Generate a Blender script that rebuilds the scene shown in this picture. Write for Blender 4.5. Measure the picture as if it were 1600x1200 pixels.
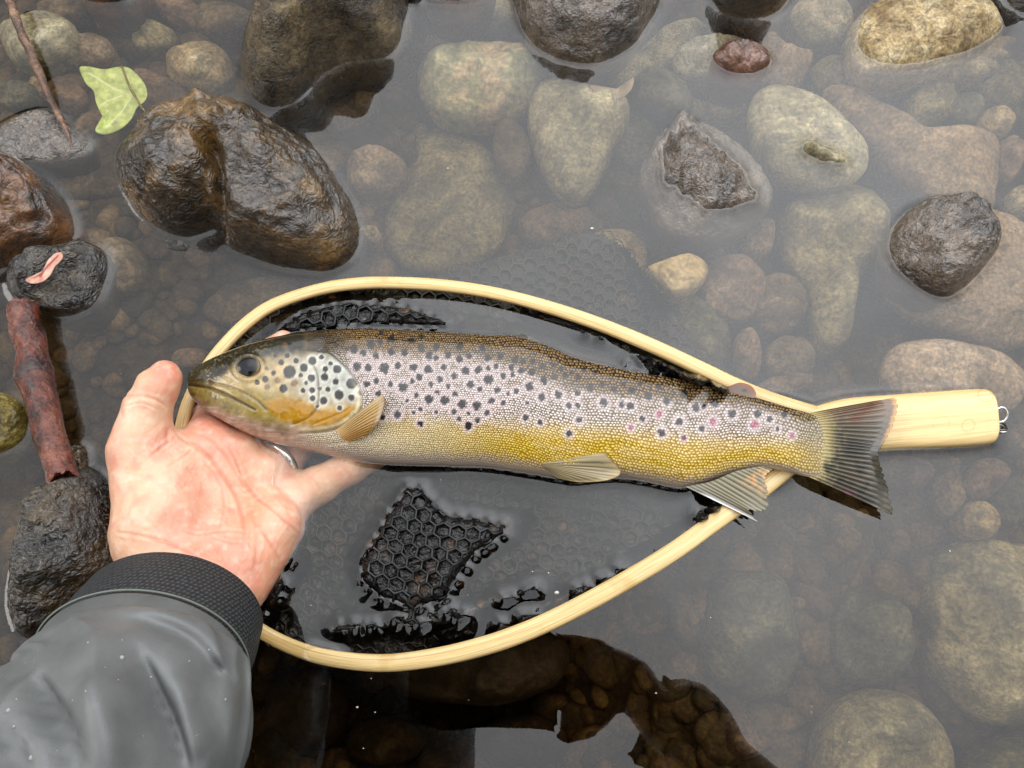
import bpy, math, random
import numpy as np
from mathutils import Vector
from mathutils.bvhtree import BVHTree

for o in list(bpy.data.objects): bpy.data.objects.remove(o)
S = bpy.context.scene
COL = S.collection
rng = np.random.default_rng(7)
random.seed(7)

# ------------------------------------------------------------------ camera
F = 1256.0                      # focal length in pixels of the 1600 px wide photograph
TILT = math.radians(19.5)
D = 0.465
CAM = np.array([0.0, -D*math.sin(TILT), D*math.cos(TILT)])
FW = np.array([0.0, math.sin(TILT), -math.cos(TILT)])
UP = np.array([0.0, math.cos(TILT), math.sin(TILT)])
cam_d = bpy.data.cameras.new('camera'); cam = bpy.data.objects.new('camera', cam_d); COL.objects.link(cam)
cam.location = CAM; cam.rotation_euler = (TILT, 0, 0)
cam_d.sensor_width = 36; cam_d.lens = 36*F/1600; cam_d.clip_start = 0.01; cam_d.clip_end = 300
S.camera = cam
PX = D/F

# ------------------------------------------------------------------ world: overcast daylight
W = bpy.data.worlds.new('World'); S.world = W; W.use_nodes = True
nt = W.node_tree; nt.nodes.clear()
SUN_EL, SUN_ROT = math.radians(34), math.radians(-84)
def wn(t, **k):
    n = nt.nodes.new(t)
    for a, b in k.items(): setattr(n, a, b)
    return n
sky = wn('ShaderNodeTexSky', sky_type='NISHITA', sun_disc=False, sun_elevation=SUN_EL, sun_rotation=SUN_ROT)
hsv = wn('ShaderNodeHueSaturation'); hsv.inputs['Saturation'].default_value = 0.45
nt.links.new(sky.outputs[0], hsv.inputs['Color'])
tc = wn('ShaderNodeTexCoord'); sep = wn('ShaderNodeSeparateXYZ'); nt.links.new(tc.outputs['Generated'], sep.inputs[0])
cl = wn('ShaderNodeMath', operation='MULTIPLY_ADD', use_clamp=False); cl.inputs[1].default_value = 0.74; cl.inputs[2].default_value = 0.26
mx0 = wn('ShaderNodeMath', operation='MAXIMUM'); mx0.inputs[1].default_value = 0.0
nt.links.new(sep.outputs['Z'], mx0.inputs[0]); nt.links.new(mx0.outputs[0], cl.inputs[0])
ns = wn('ShaderNodeTexNoise'); ns.inputs['Scale'].default_value = 2.3; ns.inputs['Detail'].default_value = 4; ns.inputs['Roughness'].default_value = 0.5
nt.links.new(tc.outputs['Generated'], ns.inputs['Vector'])
nr = wn('ShaderNodeMapRange'); nr.inputs['From Min'].default_value = 0.3; nr.inputs['From Max'].default_value = 0.7
nr.inputs['To Min'].default_value = 0.68; nr.inputs['To Max'].default_value = 1.28
nt.links.new(ns.outputs[0], nr.inputs['Value'])
mm = wn('ShaderNodeMath', operation='MULTIPLY'); nt.links.new(cl.outputs[0], mm.inputs[0]); nt.links.new(nr.outputs[0], mm.inputs[1])
dt = wn('ShaderNodeVectorMath', operation='DOT_PRODUCT'); dt.inputs[1].default_value = (.45, .65, .61); nt.links.new(tc.outputs['Generated'], dt.inputs[0])
dr = wn('ShaderNodeMapRange', interpolation_type='SMOOTHSTEP'); dr.inputs['From Min'].default_value = .56; dr.inputs['From Max'].default_value = 1.02; dr.inputs['To Min'].default_value = .95; dr.inputs['To Max'].default_value = 2.7
nt.links.new(dt.outputs['Value'], dr.inputs['Value']); mm2 = wn('ShaderNodeMath', operation='MULTIPLY'); nt.links.new(mm.outputs[0], mm2.inputs[0]); nt.links.new(dr.outputs[0], mm2.inputs[1]); mm = mm2
cloud = wn('ShaderNodeVectorMath', operation='SCALE'); cloud.inputs[0].default_value = (21.0, 21.4, 22.0)
nt.links.new(mm.outputs[0], cloud.inputs['Scale'])
mixw = wn('ShaderNodeMix', data_type='RGBA'); mixw.inputs[0].default_value = 0.88
nt.links.new(hsv.outputs[0], mixw.inputs[6]); nt.links.new(cloud.outputs[0], mixw.inputs[7])
bg = wn('ShaderNodeBackground'); bg.inputs[1].default_value = 0.1
wo = wn('ShaderNodeOutputWorld'); nt.links.new(mixw.outputs[2], bg.inputs[0]); nt.links.new(bg.outputs[0], wo.inputs[0])

sun_d = bpy.data.lights.new('sun', 'SUN'); sun = bpy.data.objects.new('sun', sun_d); COL.objects.link(sun)
sun_d.energy = 0.85; sun_d.angle = math.radians(26); sun_d.color = (1.0, 0.97, 0.93)
sdir = Vector((math.sin(SUN_ROT)*math.cos(SUN_EL), math.cos(SUN_ROT)*math.cos(SUN_EL), math.sin(SUN_EL)))
sun.rotation_euler = sdir.to_track_quat('Z', 'Y').to_euler(); sun.location = (0, 0, 5)
S.view_settings.view_transform = 'Standard'; S.view_settings.look = 'None'
S.view_settings.exposure = -0.1; S.view_settings.gamma = 1
S.render.engine = 'CYCLES'; S.cycles.use_denoising = True
S.cycles.max_bounces = 8; S.cycles.transparent_max_bounces = 16
S.cycles.caustics_reflective = False; S.cycles.caustics_refractive = False

# ------------------------------------------------------------------ helpers
def at(px, py, z=0.0):
    """point of the place seen at a pixel of the photograph, on the level z"""
    px = np.asarray(px, float); py = np.asarray(py, float)
    a = (px-800)/F; b = (600-py)/F
    d = np.stack([a, FW[1]+b*UP[1], FW[2]+b*UP[2]], -1)
    t = (np.asarray(z)-CAM[2])/d[..., 2]
    return CAM + d*t[..., None]
def proj(P):
    r = P-CAM
    w = r@FW
    return 800+F*r[..., 0]/w, 600-F*(r@UP)/w
def lin(*c):
    c = np.array(c, float)/255
    return np.where(c <= .04045, c/12.92, ((c+.055)/1.055)**2.4)
def ss(a, b, x):
    t = np.clip((x-a)/(b-a), 0, 1); return t*t*(3-2*t)
def _h(ix, iy, iz):
    n = (ix*374761393 + iy*668265263 + iz*2147483647 + 1013904223) & 0xffffffff
    n = ((n ^ (n >> 13))*1274126177) & 0xffffffff
    return ((n ^ (n >> 16)) & 0xffff)/65535.0
def vnoise(P):
    P = np.asarray(P, float); i = np.floor(P).astype(np.int64); f = P-i; f = f*f*(3-2*f)
    r = 0
    for a in (0, 1):
        for b in (0, 1):
            for c in (0, 1):
                w = (f[..., 0] if a else 1-f[..., 0])*(f[..., 1] if b else 1-f[..., 1])*(f[..., 2] if c else 1-f[..., 2])
                r = r + w*_h(i[..., 0]+a, i[..., 1]+b, i[..., 2]+c)
    return r*2-1
def fbm(P, oct=4, g=.5):
    a, s, r = 1.0, 1.0, 0
    for k in range(oct):
        r = r + a*vnoise(P*s + 17.3*k); a *= g; s *= 2.03
    return r
def p3(x, y, z=0): 
    return np.stack(np.broadcast_arrays(np.asarray(x, float), np.asarray(y, float), np.asarray(z, float)), -1)
def seg_dist(x, y, pts):
    """distance of x,y to an open polyline, and the parameter 0..1 along it"""
    best = np.full(np.shape(x), 1e9); par = np.zeros(np.shape(x)); n = len(pts)-1
    for k in range(n):
        ax, ay = pts[k][:2]; bx, by = pts[k+1][:2]
        dx, dy = bx-ax, by-ay; L = dx*dx+dy*dy+1e-12
        t = np.clip(((x-ax)*dx+(y-ay)*dy)/L, 0, 1)
        d = np.hypot(x-ax-t*dx, y-ay-t*dy); m = d < best
        best = np.where(m, d, best); par = np.where(m, (k+t)/n, par)
    return best, par
def poly_sd(x, y, pts):
    """signed distance to a closed polygon, negative inside"""
    d, _ = seg_dist(x, y, list(pts)+[pts[0]])
    ins = np.zeros(np.shape(x), bool); n = len(pts)
    for k in range(n):
        ax, ay = pts[k]; bx, by = pts[(k+1) % n]
        if ay == by: continue
        c = (ay > y) != (by > y)
        ins ^= c & (x < (bx-ax)*(y-ay)/(by-ay)+ax)
    return np.where(ins, -d, d)
def spline(pts, n, closed=False):
    pts = np.array(pts, float); m = len(pts)
    if closed: P = np.vstack([pts[-1:], pts, pts[:2]]); k = m
    else: P = np.vstack([2*pts[0]-pts[1], pts, 2*pts[-1]-pts[-2]]); k = m-1
    t = np.linspace(0, k, n, endpoint=not closed); i = np.minimum(t.astype(int), k-1); f = (t-i)[:, None]
    a, b, c, d = P[i], P[i+1], P[i+2], P[i+3]
    return .5*(2*b+(c-a)*f+(2*a-5*b+4*c-d)*f*f+(3*b-a-3*c+d)*f**3)

def mesh_obj(name, V, Fc, mat=None, parent=None, smooth=True, origin=None, attrs=None, uv=None):
    V = np.asarray(V, float)
    if origin is not None: V = V-np.asarray(origin)
    me = bpy.data.meshes.new(name)
    if isinstance(Fc, np.ndarray):
        nf, k = Fc.shape
        me.vertices.add(len(V)); me.vertices.foreach_set('co', V.astype(np.float32).ravel())
        me.loops.add(nf*k); me.loops.foreach_set('vertex_index', Fc.astype(np.int32).ravel())
        me.polygons.add(nf); me.polygons.foreach_set('loop_start', np.arange(0, nf*k, k, dtype=np.int32))
        me.polygons.foreach_set('loop_total', np.full(nf, k, np.int32))
        me.update(calc_edges=True); me.validate()
    else:
        me.from_pydata([tuple(v) for v in V], [], [tuple(int(i) for i in f) for f in Fc]); me.update()
    if smooth: me.polygons.foreach_set('use_smooth', np.ones(len(me.polygons), bool))
    for an, arr in (attrs or {}).items():
        arr = np.asarray(arr, np.float32)
        if arr.ndim == 1:
            a = me.attributes.new(an, 'FLOAT', 'POINT'); a.data.foreach_set('value', arr)
        elif arr.shape[1] == 3:
            a = me.attributes.new(an, 'FLOAT_VECTOR', 'POINT'); a.data.foreach_set('vector', arr.ravel())
    if mat is not None: me.materials.append(mat)
    o = bpy.data.objects.new(name, me); COL.objects.link(o)
    if origin is not None: o.location = origin
    if parent is not None:
        o.parent = parent
        if origin is None: o.matrix_parent_inverse = parent_inv(parent)
        else: o.location = np.asarray(origin)-np.array(world_loc(parent))
    return o
def world_loc(o):
    l = Vector(o.location)
    while o.parent: o = o.parent; l = l+o.location
    return l
def parent_inv(p):
    from mathutils import Matrix
    return Matrix.Translation(-world_loc(p))
def empty(name, loc):
    o = bpy.data.objects.new(name, None); COL.objects.link(o); o.location = loc; o.empty_display_size = .02
    return o
def tag(o, label=None, cat=None, group=None, kind=None):
    if label: o['label'] = label
    if cat: o['category'] = cat
    if group: o['group'] = group
    if kind: o['kind'] = kind
    return o
def grid_faces(nu, nv, wrap_v=False, wrap_u=False):
    """quads of a grid whose vertex index is u*nv+v"""
    u = np.arange(nu if wrap_u else nu-1); v = np.arange(nv if wrap_v else nv-1)
    a, b = np.meshgrid(u, v, indexing='ij'); a = a.ravel(); b = b.ravel()
    a1 = (a+1) % nu; b1 = (b+1) % nv
    return np.stack([a*nv+b, a1*nv+b, a1*nv+b1, a*nv+b1], -1)
def tube(path, rad, n=12, flat=1.0, power=2.0, caps=True, up=(0, 0, 1)):
    """tube along a world path; rad per point, flat = height / width"""
    P = np.asarray(path, float); m = len(P); rad = np.broadcast_to(np.asarray(rad, float), (m,))
    T = np.gradient(P, axis=0); T /= np.linalg.norm(T, axis=1, keepdims=True)
    sd = np.cross(T, np.array(up, float)); sd /= np.linalg.norm(sd, axis=1, keepdims=True)+1e-9
    u2 = np.cross(sd, T)
    a = np.linspace(0, 2*np.pi, n, endpoint=False)
    c = np.sign(np.cos(a))*np.abs(np.cos(a))**(2/power); s = np.sign(np.sin(a))*np.abs(np.sin(a))**(2/power)
    V = P[:, None]+sd[:, None]*(c[None, :, None]*rad[:, None, None])+u2[:, None]*(s[None, :, None]*rad[:, None, None]*flat)
    V = V.reshape(-1, 3); Fc = grid_faces(m, n, wrap_v=True)
    if caps:
        V = np.vstack([V, P[0], P[-1]]); k = len(V)
        i = np.arange(n); j = (i+1) % n
        Fc = np.vstack([Fc, np.stack([i, j, np.full(n, k-2), np.full(n, k-2)], -1)[:, [2, 0, 1, 3]] if False else np.zeros((0, 4), int)])
        tris = [(k-2, int(a_), int(b_)) for a_, b_ in zip(i, j)] + [(k-1, (m-1)*n+int(b_), (m-1)*n+int(a_)) for a_, b_ in zip(i, j)]
        return V, [tuple(f) for f in Fc.tolist()]+tris
    return V, Fc
def join(parts):
    V = []; Fc = []; k = 0
    for v, f in parts:
        V.append(np.asarray(v)); Fc += [tuple(int(i)+k for i in g) for g in (f.tolist() if isinstance(f, np.ndarray) else f)]; k += len(v)
    return np.vstack(V), Fc
def surfnet(fn, lo, hi, h):
    """surface of fn = 0 as quads (naive surface nets)"""
    ax = [np.arange(lo[i], hi[i]+h, h) for i in range(3)]
    G = np.stack(np.meshgrid(*ax, indexing='ij'), -1); Vv = fn(G); n = Vv.shape
    ins = Vv < 0
    acc = np.zeros((n[0]-1, n[1]-1, n[2]-1, 3)); cnt = np.zeros((n[0]-1, n[1]-1, n[2]-1))
    sl = lambda o: tuple(slice(o[i], n[i]-1+o[i]) for i in range(3))
    cor = [(a, b, c) for a in (0, 1) for b in (0, 1) for c in (0, 1)]
    for p in cor:
        for d in range(3):
            if p[d]: continue
            q = list(p); q[d] = 1; q = tuple(q)
            A, B = Vv[sl(p)], Vv[sl(q)]; m = ins[sl(p)] != ins[sl(q)]
            t = np.where(m, A/np.where(m, A-B, 1), 0)
            for e in range(3): acc[..., e] += np.where(m, p[e]+(t if e == d else 0), 0)
            cnt += m
    act = cnt > 0; idx = -np.ones(act.shape, int); idx[act] = np.arange(act.sum())
    ijk = np.argwhere(act)
    V = (ijk+acc[act]/cnt[act][:, None])*h+np.array([a[0] for a in ax])
    Q = []
    for d in range(3):
        e, f = (d+1) % 3, (d+2) % 3
        A = [slice(None)]*3; B = [slice(None)]*3; A[d] = slice(0, -1); B[d] = slice(1, None)
        m = ins[tuple(A)] != ins[tuple(B)]; pts = np.argwhere(m)
        ok = (pts[:, e] > 0) & (pts[:, f] > 0) & (pts[:, e] < n[e]-1) & (pts[:, f] < n[f]-1); pts = pts[ok]
        def c(de, df):
            q = pts.copy(); q[:, e] -= de; q[:, f] -= df; return idx[q[:, 0], q[:, 1], q[:, 2]]
        q = np.stack([c(1, 1), c(0, 1), c(0, 0), c(1, 0)], -1)
        flip = ~ins[pts[:, 0], pts[:, 1], pts[:, 2]]
        q[flip] = q[flip][:, ::-1]; Q.append(q)
    return V, np.vstack(Q)
def capsule(P, a, b, ra, rb):
    a = np.asarray(a); b = np.asarray(b); ba = b-a
    t = np.clip(((P-a)@ba)/(ba@ba), 0, 1)
    return np.linalg.norm(P-a-t[..., None]*ba, axis=-1)-(ra+(rb-ra)*t)
def smin(a, b, k):
    h = np.clip(.5+.5*(b-a)/k, 0, 1); return b+(a-b)*h-k*h*(1-h)

# ------------------------------------------------------------------ materials
def new_mat(name):
    m = bpy.data.materials.new(name); m.use_nodes = True; t = m.node_tree; t.nodes.clear()
    out = t.nodes.new('ShaderNodeOutputMaterial'); b = t.nodes.new('ShaderNodeBsdfPrincipled')
    t.links.new(b.outputs[0], out.inputs[0])
    return m, t, b, out
def N(t, kind, **k):
    n = t.nodes.new(kind)
    ins = k.pop('ins', {})
    for a, b in k.items(): setattr(n, a, b)
    for a, b in ins.items(): n.inputs[a].default_value = b
    return n
def ramp(t, stops, interp='LINEAR'):
    r = t.nodes.new('ShaderNodeValToRGB'); e = r.color_ramp.elements; r.color_ramp.interpolation = interp
    while len(e) > 1: e.remove(e[-1])
    e[0].position = stops[0][0]; e[0].color = (*stops[0][1], 1)
    for p, c in stops[1:]: x = e.new(p); x.color = (*c, 1)
    return r
def simple(name, col, rough=.5, coat=0, metal=0, spec=.5):
    m, t, b, _ = new_mat(name)
    b.inputs['Base Color'].default_value = (*col, 1); b.inputs['Roughness'].default_value = rough
    b.inputs['Coat Weight'].default_value = coat; b.inputs['Metallic'].default_value = metal
    b.inputs['Specular IOR Level'].default_value = spec
    return m
def stone_mat(name, c1, c2, c3, scale=1.0, bump=.5, rough=(.35, .6), coat=0.0, speck=.35, film=0.0, gain=1.0, fscale=1.0, cior=1.5):
    c1, c2, c3 = [tuple(min(.75, v*gain) for v in c) for c in (c1, c2, c3)]
    m, t, b, _ = new_mat(name); L = t.links.new
    tcn = N(t, 'ShaderNodeTexCoord'); oi = N(t, 'ShaderNodeObjectInfo')
    ad = N(t, 'ShaderNodeVectorMath', operation='ADD'); sc = N(t, 'ShaderNodeVectorMath', operation='SCALE', ins={3: 7.0})
    cmb = N(t, 'ShaderNodeCombineXYZ')
    L(oi.outputs['Random'], cmb.inputs[0]); L(oi.outputs['Random'], cmb.inputs[1]); L(cmb.outputs[0], sc.inputs[0])
    L(tcn.outputs['Object'], ad.inputs[0]); L(sc.outputs[0], ad.inputs[1])
    n1 = N(t, 'ShaderNodeTexNoise', ins={'Scale': 32*scale, 'Detail': 7, 'Roughness': .62, 'Distortion': .6}); L(ad.outputs[0], n1.inputs['Vector'])
    n2 = N(t, 'ShaderNodeTexNoise', ins={'Scale': 420*scale, 'Detail': 5, 'Roughness': .7}); L(ad.outputs[0], n2.inputs['Vector'])
    n3 = N(t, 'ShaderNodeTexNoise', ins={'Scale': 90*scale, 'Detail': 6, 'Roughness': .6, 'Distortion': 1.2}); L(ad.outputs[0], n3.inputs['Vector'])
    r1 = ramp(t, [(.37, c1), (.5, c2), (.64, c3)]); L(n1.outputs[0], r1.inputs[0])
    r2 = ramp(t, [(.25, (.25, .25, .25)), (.5, (1, 1, 1)), (.75, (1.9, 1.85, 1.7))]); L(n2.outputs[0], r2.inputs[0])
    mu = N(t, 'ShaderNodeMix', data_type='RGBA', blend_type='MULTIPLY', ins={0: speck*1.6}); L(r1.outputs[0], mu.inputs[6]); L(r2.outputs[0], mu.inputs[7])
    r3 = ramp(t, [(.38, (.55, .55, .5)), (.55, (1.15, 1.12, 1.05))]); L(n3.outputs[0], r3.inputs[0])
    mu2 = N(t, 'ShaderNodeMix', data_type='RGBA', blend_type='MULTIPLY', ins={0: .8}); L(mu.outputs[2], mu2.inputs[6]); L(r3.outputs[0], mu2.inputs[7])
    L(mu2.outputs[2], b.inputs['Base Color'])
    rr = N(t, 'ShaderNodeMapRange', ins={'From Min': .3, 'From Max': .7, 'To Min': rough[0], 'To Max': rough[1]}); L(n3.outputs[0], rr.inputs[0]); L(rr.outputs[0], b.inputs['Roughness'])
    b.inputs['Specular IOR Level'].default_value = .2 if coat else .5
    b.inputs['Coat Weight'].default_value = min(1, coat*1.5); b.inputs['Coat Roughness'].default_value = .08; b.inputs['Coat IOR'].default_value = cior
    h = N(t, 'ShaderNodeMath', operation='MULTIPLY_ADD', ins={1: .35}); L(n2.outputs[0], h.inputs[0]); L(n3.outputs[0], h.inputs[2])
    src = h
    if film:                       # slimy wrinkled algae film on the wet rocks
        w = N(t, 'ShaderNodeTexNoise', ins={'Scale': 190*scale*fscale, 'Detail': 3, 'Roughness': .5, 'Distortion': 2.8}); L(ad.outputs[0], w.inputs['Vector'])
        h2 = N(t, 'ShaderNodeMath', operation='MULTIPLY_ADD', ins={1: film}); L(w.outputs[0], h2.inputs[0]); L(h.outputs[0], h2.inputs[2]); src = h2
    bp = N(t, 'ShaderNodeBump', ins={'Strength': bump, 'Distance': .004}); L(src.outputs[0], bp.inputs['Height']); L(bp.outputs[0], b.inputs['Normal'])
    L(bp.outputs[0], b.inputs['Coat Normal'])
    return m
M = {}
M['olive_wet'] = stone_mat('wet olive brown rock', (.024, .015, .005), (.09, .060, .024), (.22, .16, .075), 1.0, .75, (.2, .4), .7, .6, .8, fscale=2.0, gain=1.0, cior=1.6)
M['black_wet'] = stone_mat('wet blackish brown rock', (.006, .004, .002), (.028, .019, .009), (.085, .058, .026), 1.0, .75, (.1, .25), .8, .5, .9, fscale=.8, cior=1.85)
M['rust_wet'] = stone_mat('wet rusty rock', (.010, .005, .002), (.10, .038, .009), (.22, .10, .03), .8, .45, (.2, .4), .6, .5, .35, cior=1.7)
M['brown_wet'] = stone_mat('wet brown rock', (.008, .005, .002), (.055, .032, .011), (.21, .118, .036), .7, .6, (.12, .3), .8, .6, .9, cior=1.8)
M['red_wet'] = stone_mat('wet reddish rock', (.05, .018, .010), (.13, .05, .03), (.22, .11, .07), 1, .45, (.2, .4), .6, .5, .4, cior=1.8)
M['mauve_wet'] = stone_mat('wet mauve brown rock', (.03, .020, .013), (.10, .070, .050), (.18, .135, .105), 1, .6, (.15, .3), .8, .6, .9, fscale=1.2, cior=2.05)
M['gold_wet'] = stone_mat('wet mustard rock', (.05, .035, .006), (.20, .15, .03), (.30, .24, .08), 1, .5, (.3, .5), .4, .5, .5)
M['sand'] = stone_mat('sandy tan stone', (.22, .15, .07), (.40, .30, .16), (.55, .46, .30), 1.2, .6, (.4, .6), .25, .7)
M['tan'] = stone_mat('pale tan stone', (.30, .21, .09), (.52, .38, .18), (.60, .48, .28), .8, .3, (.5, .6), 0, .3)
M['greygreen'] = stone_mat('grey green stone', (.095, .083, .048), (.18, .158, .10), (.28, .25, .165), 1, .7, (.6, .8), 0, .75, gain=1.62)
M['pale'] = stone_mat('pale grey stone', (.17, .155, .115), (.27, .25, .20), (.38, .34, .27), 1.5, .6, (.6, .8), 0, .7, gain=1.54)
M['pink'] = stone_mat('pinkish brown stone', (.18, .13, .09), (.27, .20, .145), (.37, .28, .21), 1, .7, (.6, .8), 0, .75, gain=1.23)
M['redbrown'] = stone_mat('red brown stone', (.095, .060, .040), (.185, .12, .085), (.29, .20, .145), 1, .7, (.6, .8), 0, .75, gain=1.15)
M['brown'] = stone_mat('dull brown stone', (.075, .052, .028), (.14, .10, .06), (.23, .17, .11), 1, .7, (.6, .8), 0, .75, gain=1.15)
M['mossy'] = stone_mat('dark mossy stone', (.05, .046, .028), (.092, .086, .055), (.155, .145, .098), 1, .7, (.6, .8), 0, .75, gain=1.23)
M['twotone'] = stone_mat('two tone stone', (.12, .115, .06), (.21, .20, .12), (.42, .30, .21), .55, .7, (.6, .8), 0, .75, gain=1.54)

# noisy whitish patches on the rust rock, denser towards its +Y side
def add_white(m, lo, hi):
    t = m.node_tree; b = next(n for n in t.nodes if n.type == 'BSDF_PRINCIPLED'); old = b.inputs['Base Color'].links[0].from_socket
    tcn = N(t, 'ShaderNodeTexCoord'); n1 = N(t, 'ShaderNodeTexNoise', ins={'Scale': 90, 'Detail': 6, 'Roughness': .6, 'Distortion': 1.5}); t.links.new(tcn.outputs['Object'], n1.inputs['Vector'])
    sp = N(t, 'ShaderNodeSeparateXYZ'); t.links.new(tcn.outputs['Object'], sp.inputs[0])
    g = N(t, 'ShaderNodeMapRange', ins={'From Min': lo, 'From Max': hi, 'To Min': -.28, 'To Max': .12}); t.links.new(sp.outputs['Y'], g.inputs[0])
    ad = N(t, 'ShaderNodeMath', operation='ADD'); t.links.new(n1.outputs[0], ad.inputs[0]); t.links.new(g.outputs[0], ad.inputs[1])
    r = ramp(t, [(.55, (0, 0, 0)), (.60, (1, 1, 1))]); t.links.new(ad.outputs[0], r.inputs[0])
    mx = N(t, 'ShaderNodeMix', data_type='RGBA', ins={7: (.50, .47, .43, 1)}); t.links.new(r.outputs[0], mx.inputs[0]); t.links.new(old, mx.inputs[6]); t.links.new(mx.outputs[2], b.inputs['Base Color'])
M['rust_patchy'] = stone_mat('rusty rock with whitish patches', (.010, .005, .002), (.10, .038, .009), (.22, .10, .03), .8, .5, (.12, .3), .8, .5, .5, cior=1.7); add_white(M['rust_patchy'], .004, .028)
M['brown_dimmed'] = stone_mat('stone darkened for the reflection', (.035, .022, .012), (.07, .045, .026), (.11, .075, .045), 1, .5, (.6, .8), 0, .4)  # shade painted in: darkened colour for stones lying in the figure's dark reflection
# ------------------------------------------------------------------ riverbed, far bank
def bed_z(x, y):
    r = np.hypot(x, y)
    z = -.062 + .009*fbm(p3(x*9, y*9), 3) + .0025*fbm(p3(x*60, y*60, 3), 3)*(r < 2)
    px, py = proj(p3(x, y, 0)); near = r < .8
    z = z + np.where(near, .030*np.exp(-((px-150)/330)**2-((py-300)/330)**2), 0)      # shallow mud on the left
    z = z - np.where(near, .08*np.exp(-((px-650)/330)**2-((py-1130)/150)**2), 0)
    return z + ss(5, 13, r)*1.9
far = [-60, -30, -18, -13, -10, -8, -6, -4, -2.5, -1.6, -1.1, -.8, -.6]
xs = np.array(far+list(np.arange(-.48, .481, .003))+[-v for v in far[::-1]]); ys = np.array(far+list(np.arange(-.4, .44, .003))+[-v for v in far[::-1]])
X, Y = np.meshgrid(xs, ys, indexing='ij'); Z = bed_z(X, Y)
bed_m = stone_mat('silty riverbed', (.032, .022, .012), (.062, .043, .024), (.11, .078, .045), .9, .5, (.7, .9), 0, .5, gain=1.5)
bed = mesh_obj('riverbed', np.stack([X, Y, Z], -1).reshape(-1, 3), grid_faces(len(xs), len(ys)), bed_m); tag(bed, kind='structure')

# wooded bank all round the pool, far outside the frame (it shows only in the wet reflections)
def leafy_bank():
    rows = []; a = np.linspace(0, 2*np.pi, 181)[:-1]; hs = np.linspace(0, 1, 14)
    A, H = np.meshgrid(a, hs, indexing='ij')
    top = 5.0+1.6*fbm(p3(np.cos(A)*3, np.sin(A)*3), 4)
    R = 15+H*2.0+1.3*fbm(np.stack([np.cos(A)*9, np.sin(A)*9, H*5], -1), 4)
    V = np.stack([R*np.cos(A), R*np.sin(A), 1.4+H*top], -1)
    return V.reshape(-1, 3), grid_faces(180, 14, wrap_u=True)
v, f = leafy_bank(); lm = stone_mat('leafy bank', (.02, .03, .012), (.04, .055, .02), (.07, .085, .03), .02, .3, (.7, .9), 0, .6)
o = mesh_obj('wooded_bank', v, f, lm); tag(o, kind='structure')

# ------------------------------------------------------------------ stones
EMERGENT = []          # what breaks the water surface, for the meniscus
def outline(spec):
    if isinstance(spec, tuple):
        cx, cy, rx, ry, rot = spec; a = np.linspace(0, 2*np.pi, 15)[:-1]; r = math.radians(rot)
        sd = rng.uniform(0, 50)
        k = 1+.09*fbm(p3(np.cos(a)*1.2+sd, np.sin(a)*1.2), 2)
        x, y = rx*k*np.cos(a), ry*k*np.sin(a)
        return [(cx+x_*math.cos(r)+y_*math.sin(r), cy-x_*math.sin(r)+y_*math.cos(r)) for x_, y_ in zip(x, y)]
    return spec
def stone(spec, mat, z0, up, down, label, cat='stone', name='river_stone', res=64, rough=.05, fine=0.0, groove=None, bumps=(), flat=.85, tilt=(0, 0), extra=None, group=None):
    pts = spline(outline(spec), 140, True); Pw = at(pts[:, 0], pts[:, 1], z0)
    c = Pw.mean(0); d = Pw-c
    nt_, nf = res*2, res
    th = np.linspace(-np.pi, np.pi, nt_, endpoint=False)
    an = np.arctan2(d[:, 1], d[:, 0]); rr = np.hypot(d[:, 0], d[:, 1]); o_ = np.argsort(an)
    R = np.interp(th, np.concatenate([an[o_]-2*np.pi, an[o_], an[o_]+2*np.pi]), np.tile(rr[o_], 3))
    ph = np.linspace(.0, np.pi, nf)
    s = np.sin(ph)**flat; cz = np.sign(np.cos(ph))*np.abs(np.cos(ph))**.95
    x = R[:, None]*s*np.cos(th)[:, None]; y = R[:, None]*s*np.sin(th)[:, None]
    z = np.where(cz > 0, cz*up, cz*down)[None, :]+0*x
    z = z+(x*tilt[0]+y*tilt[1])*s[None, :]**.5
    size = R.mean(); sd = rng.uniform(0, 100)
    U = np.stack([x, y, z*1.3], -1)/size
    top = np.clip(cz, 0, 1)[None, :]
    n1 = fbm(U*1.3+sd, 4); z = z+up*.34*n1*(np.clip(cz*1.15, 0, 1)**1.5)[None, :]
    k = 1+rough*fbm(U*2.1+sd+9, 4)*(1-.4*s[None, :]); x, y = x*k, y*k
    if fine:
        fn = fbm(np.stack([x, y, z], -1)*420+sd, 3, .6); rd = fbm(np.stack([x, y, z], -1)*130+sd, 3)
        z = z+fine*(fn*.55+(1-np.abs(rd)*2)*.6)*np.clip(top*2+.15, 0, 1); x = x*(1+fine*fn*4); y = y*(1+fine*fn*4)
    V = np.stack([x+c[0], y+c[1], z+z0], -1)
    px, py = proj(V)
    if groove:
        g, par = seg_dist(px, py, groove[0]); w, dep = groove[1:]
        gz = np.exp(-(g/w)**2)*dep*(cz > -.2); V[..., 2] -= gz
    for bx, by, br, bh in bumps:
        V[..., 2] += bh*np.exp(-(((px-bx)**2+(py-by)**2)/br**2))*np.clip(cz*3, 0, 1)[None, :]
    if extra is not None: V = extra(V, px, py, cz)
    V = V.reshape(-1, 3); Fc = grid_faces(nt_, nf, wrap_u=True)
    org = np.array([c[0], c[1], z0])
    ob = mesh_obj(name, V, Fc, M[mat] if isinstance(mat, str) else mat, origin=org)
    tag(ob, label, cat, group)
    if V[:, 2].max() > .0005: EMERGENT.append(ob)
    return ob
def boulder(spec, mat, up, label, down=.05, z0=-.004, **k):
    k.setdefault('res', 110); k.setdefault('fine', .0007); k.setdefault('rough', .035)
    return stone(spec, mat, z0, up, down, label, 'rock', 'river_rock', **k)

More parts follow.
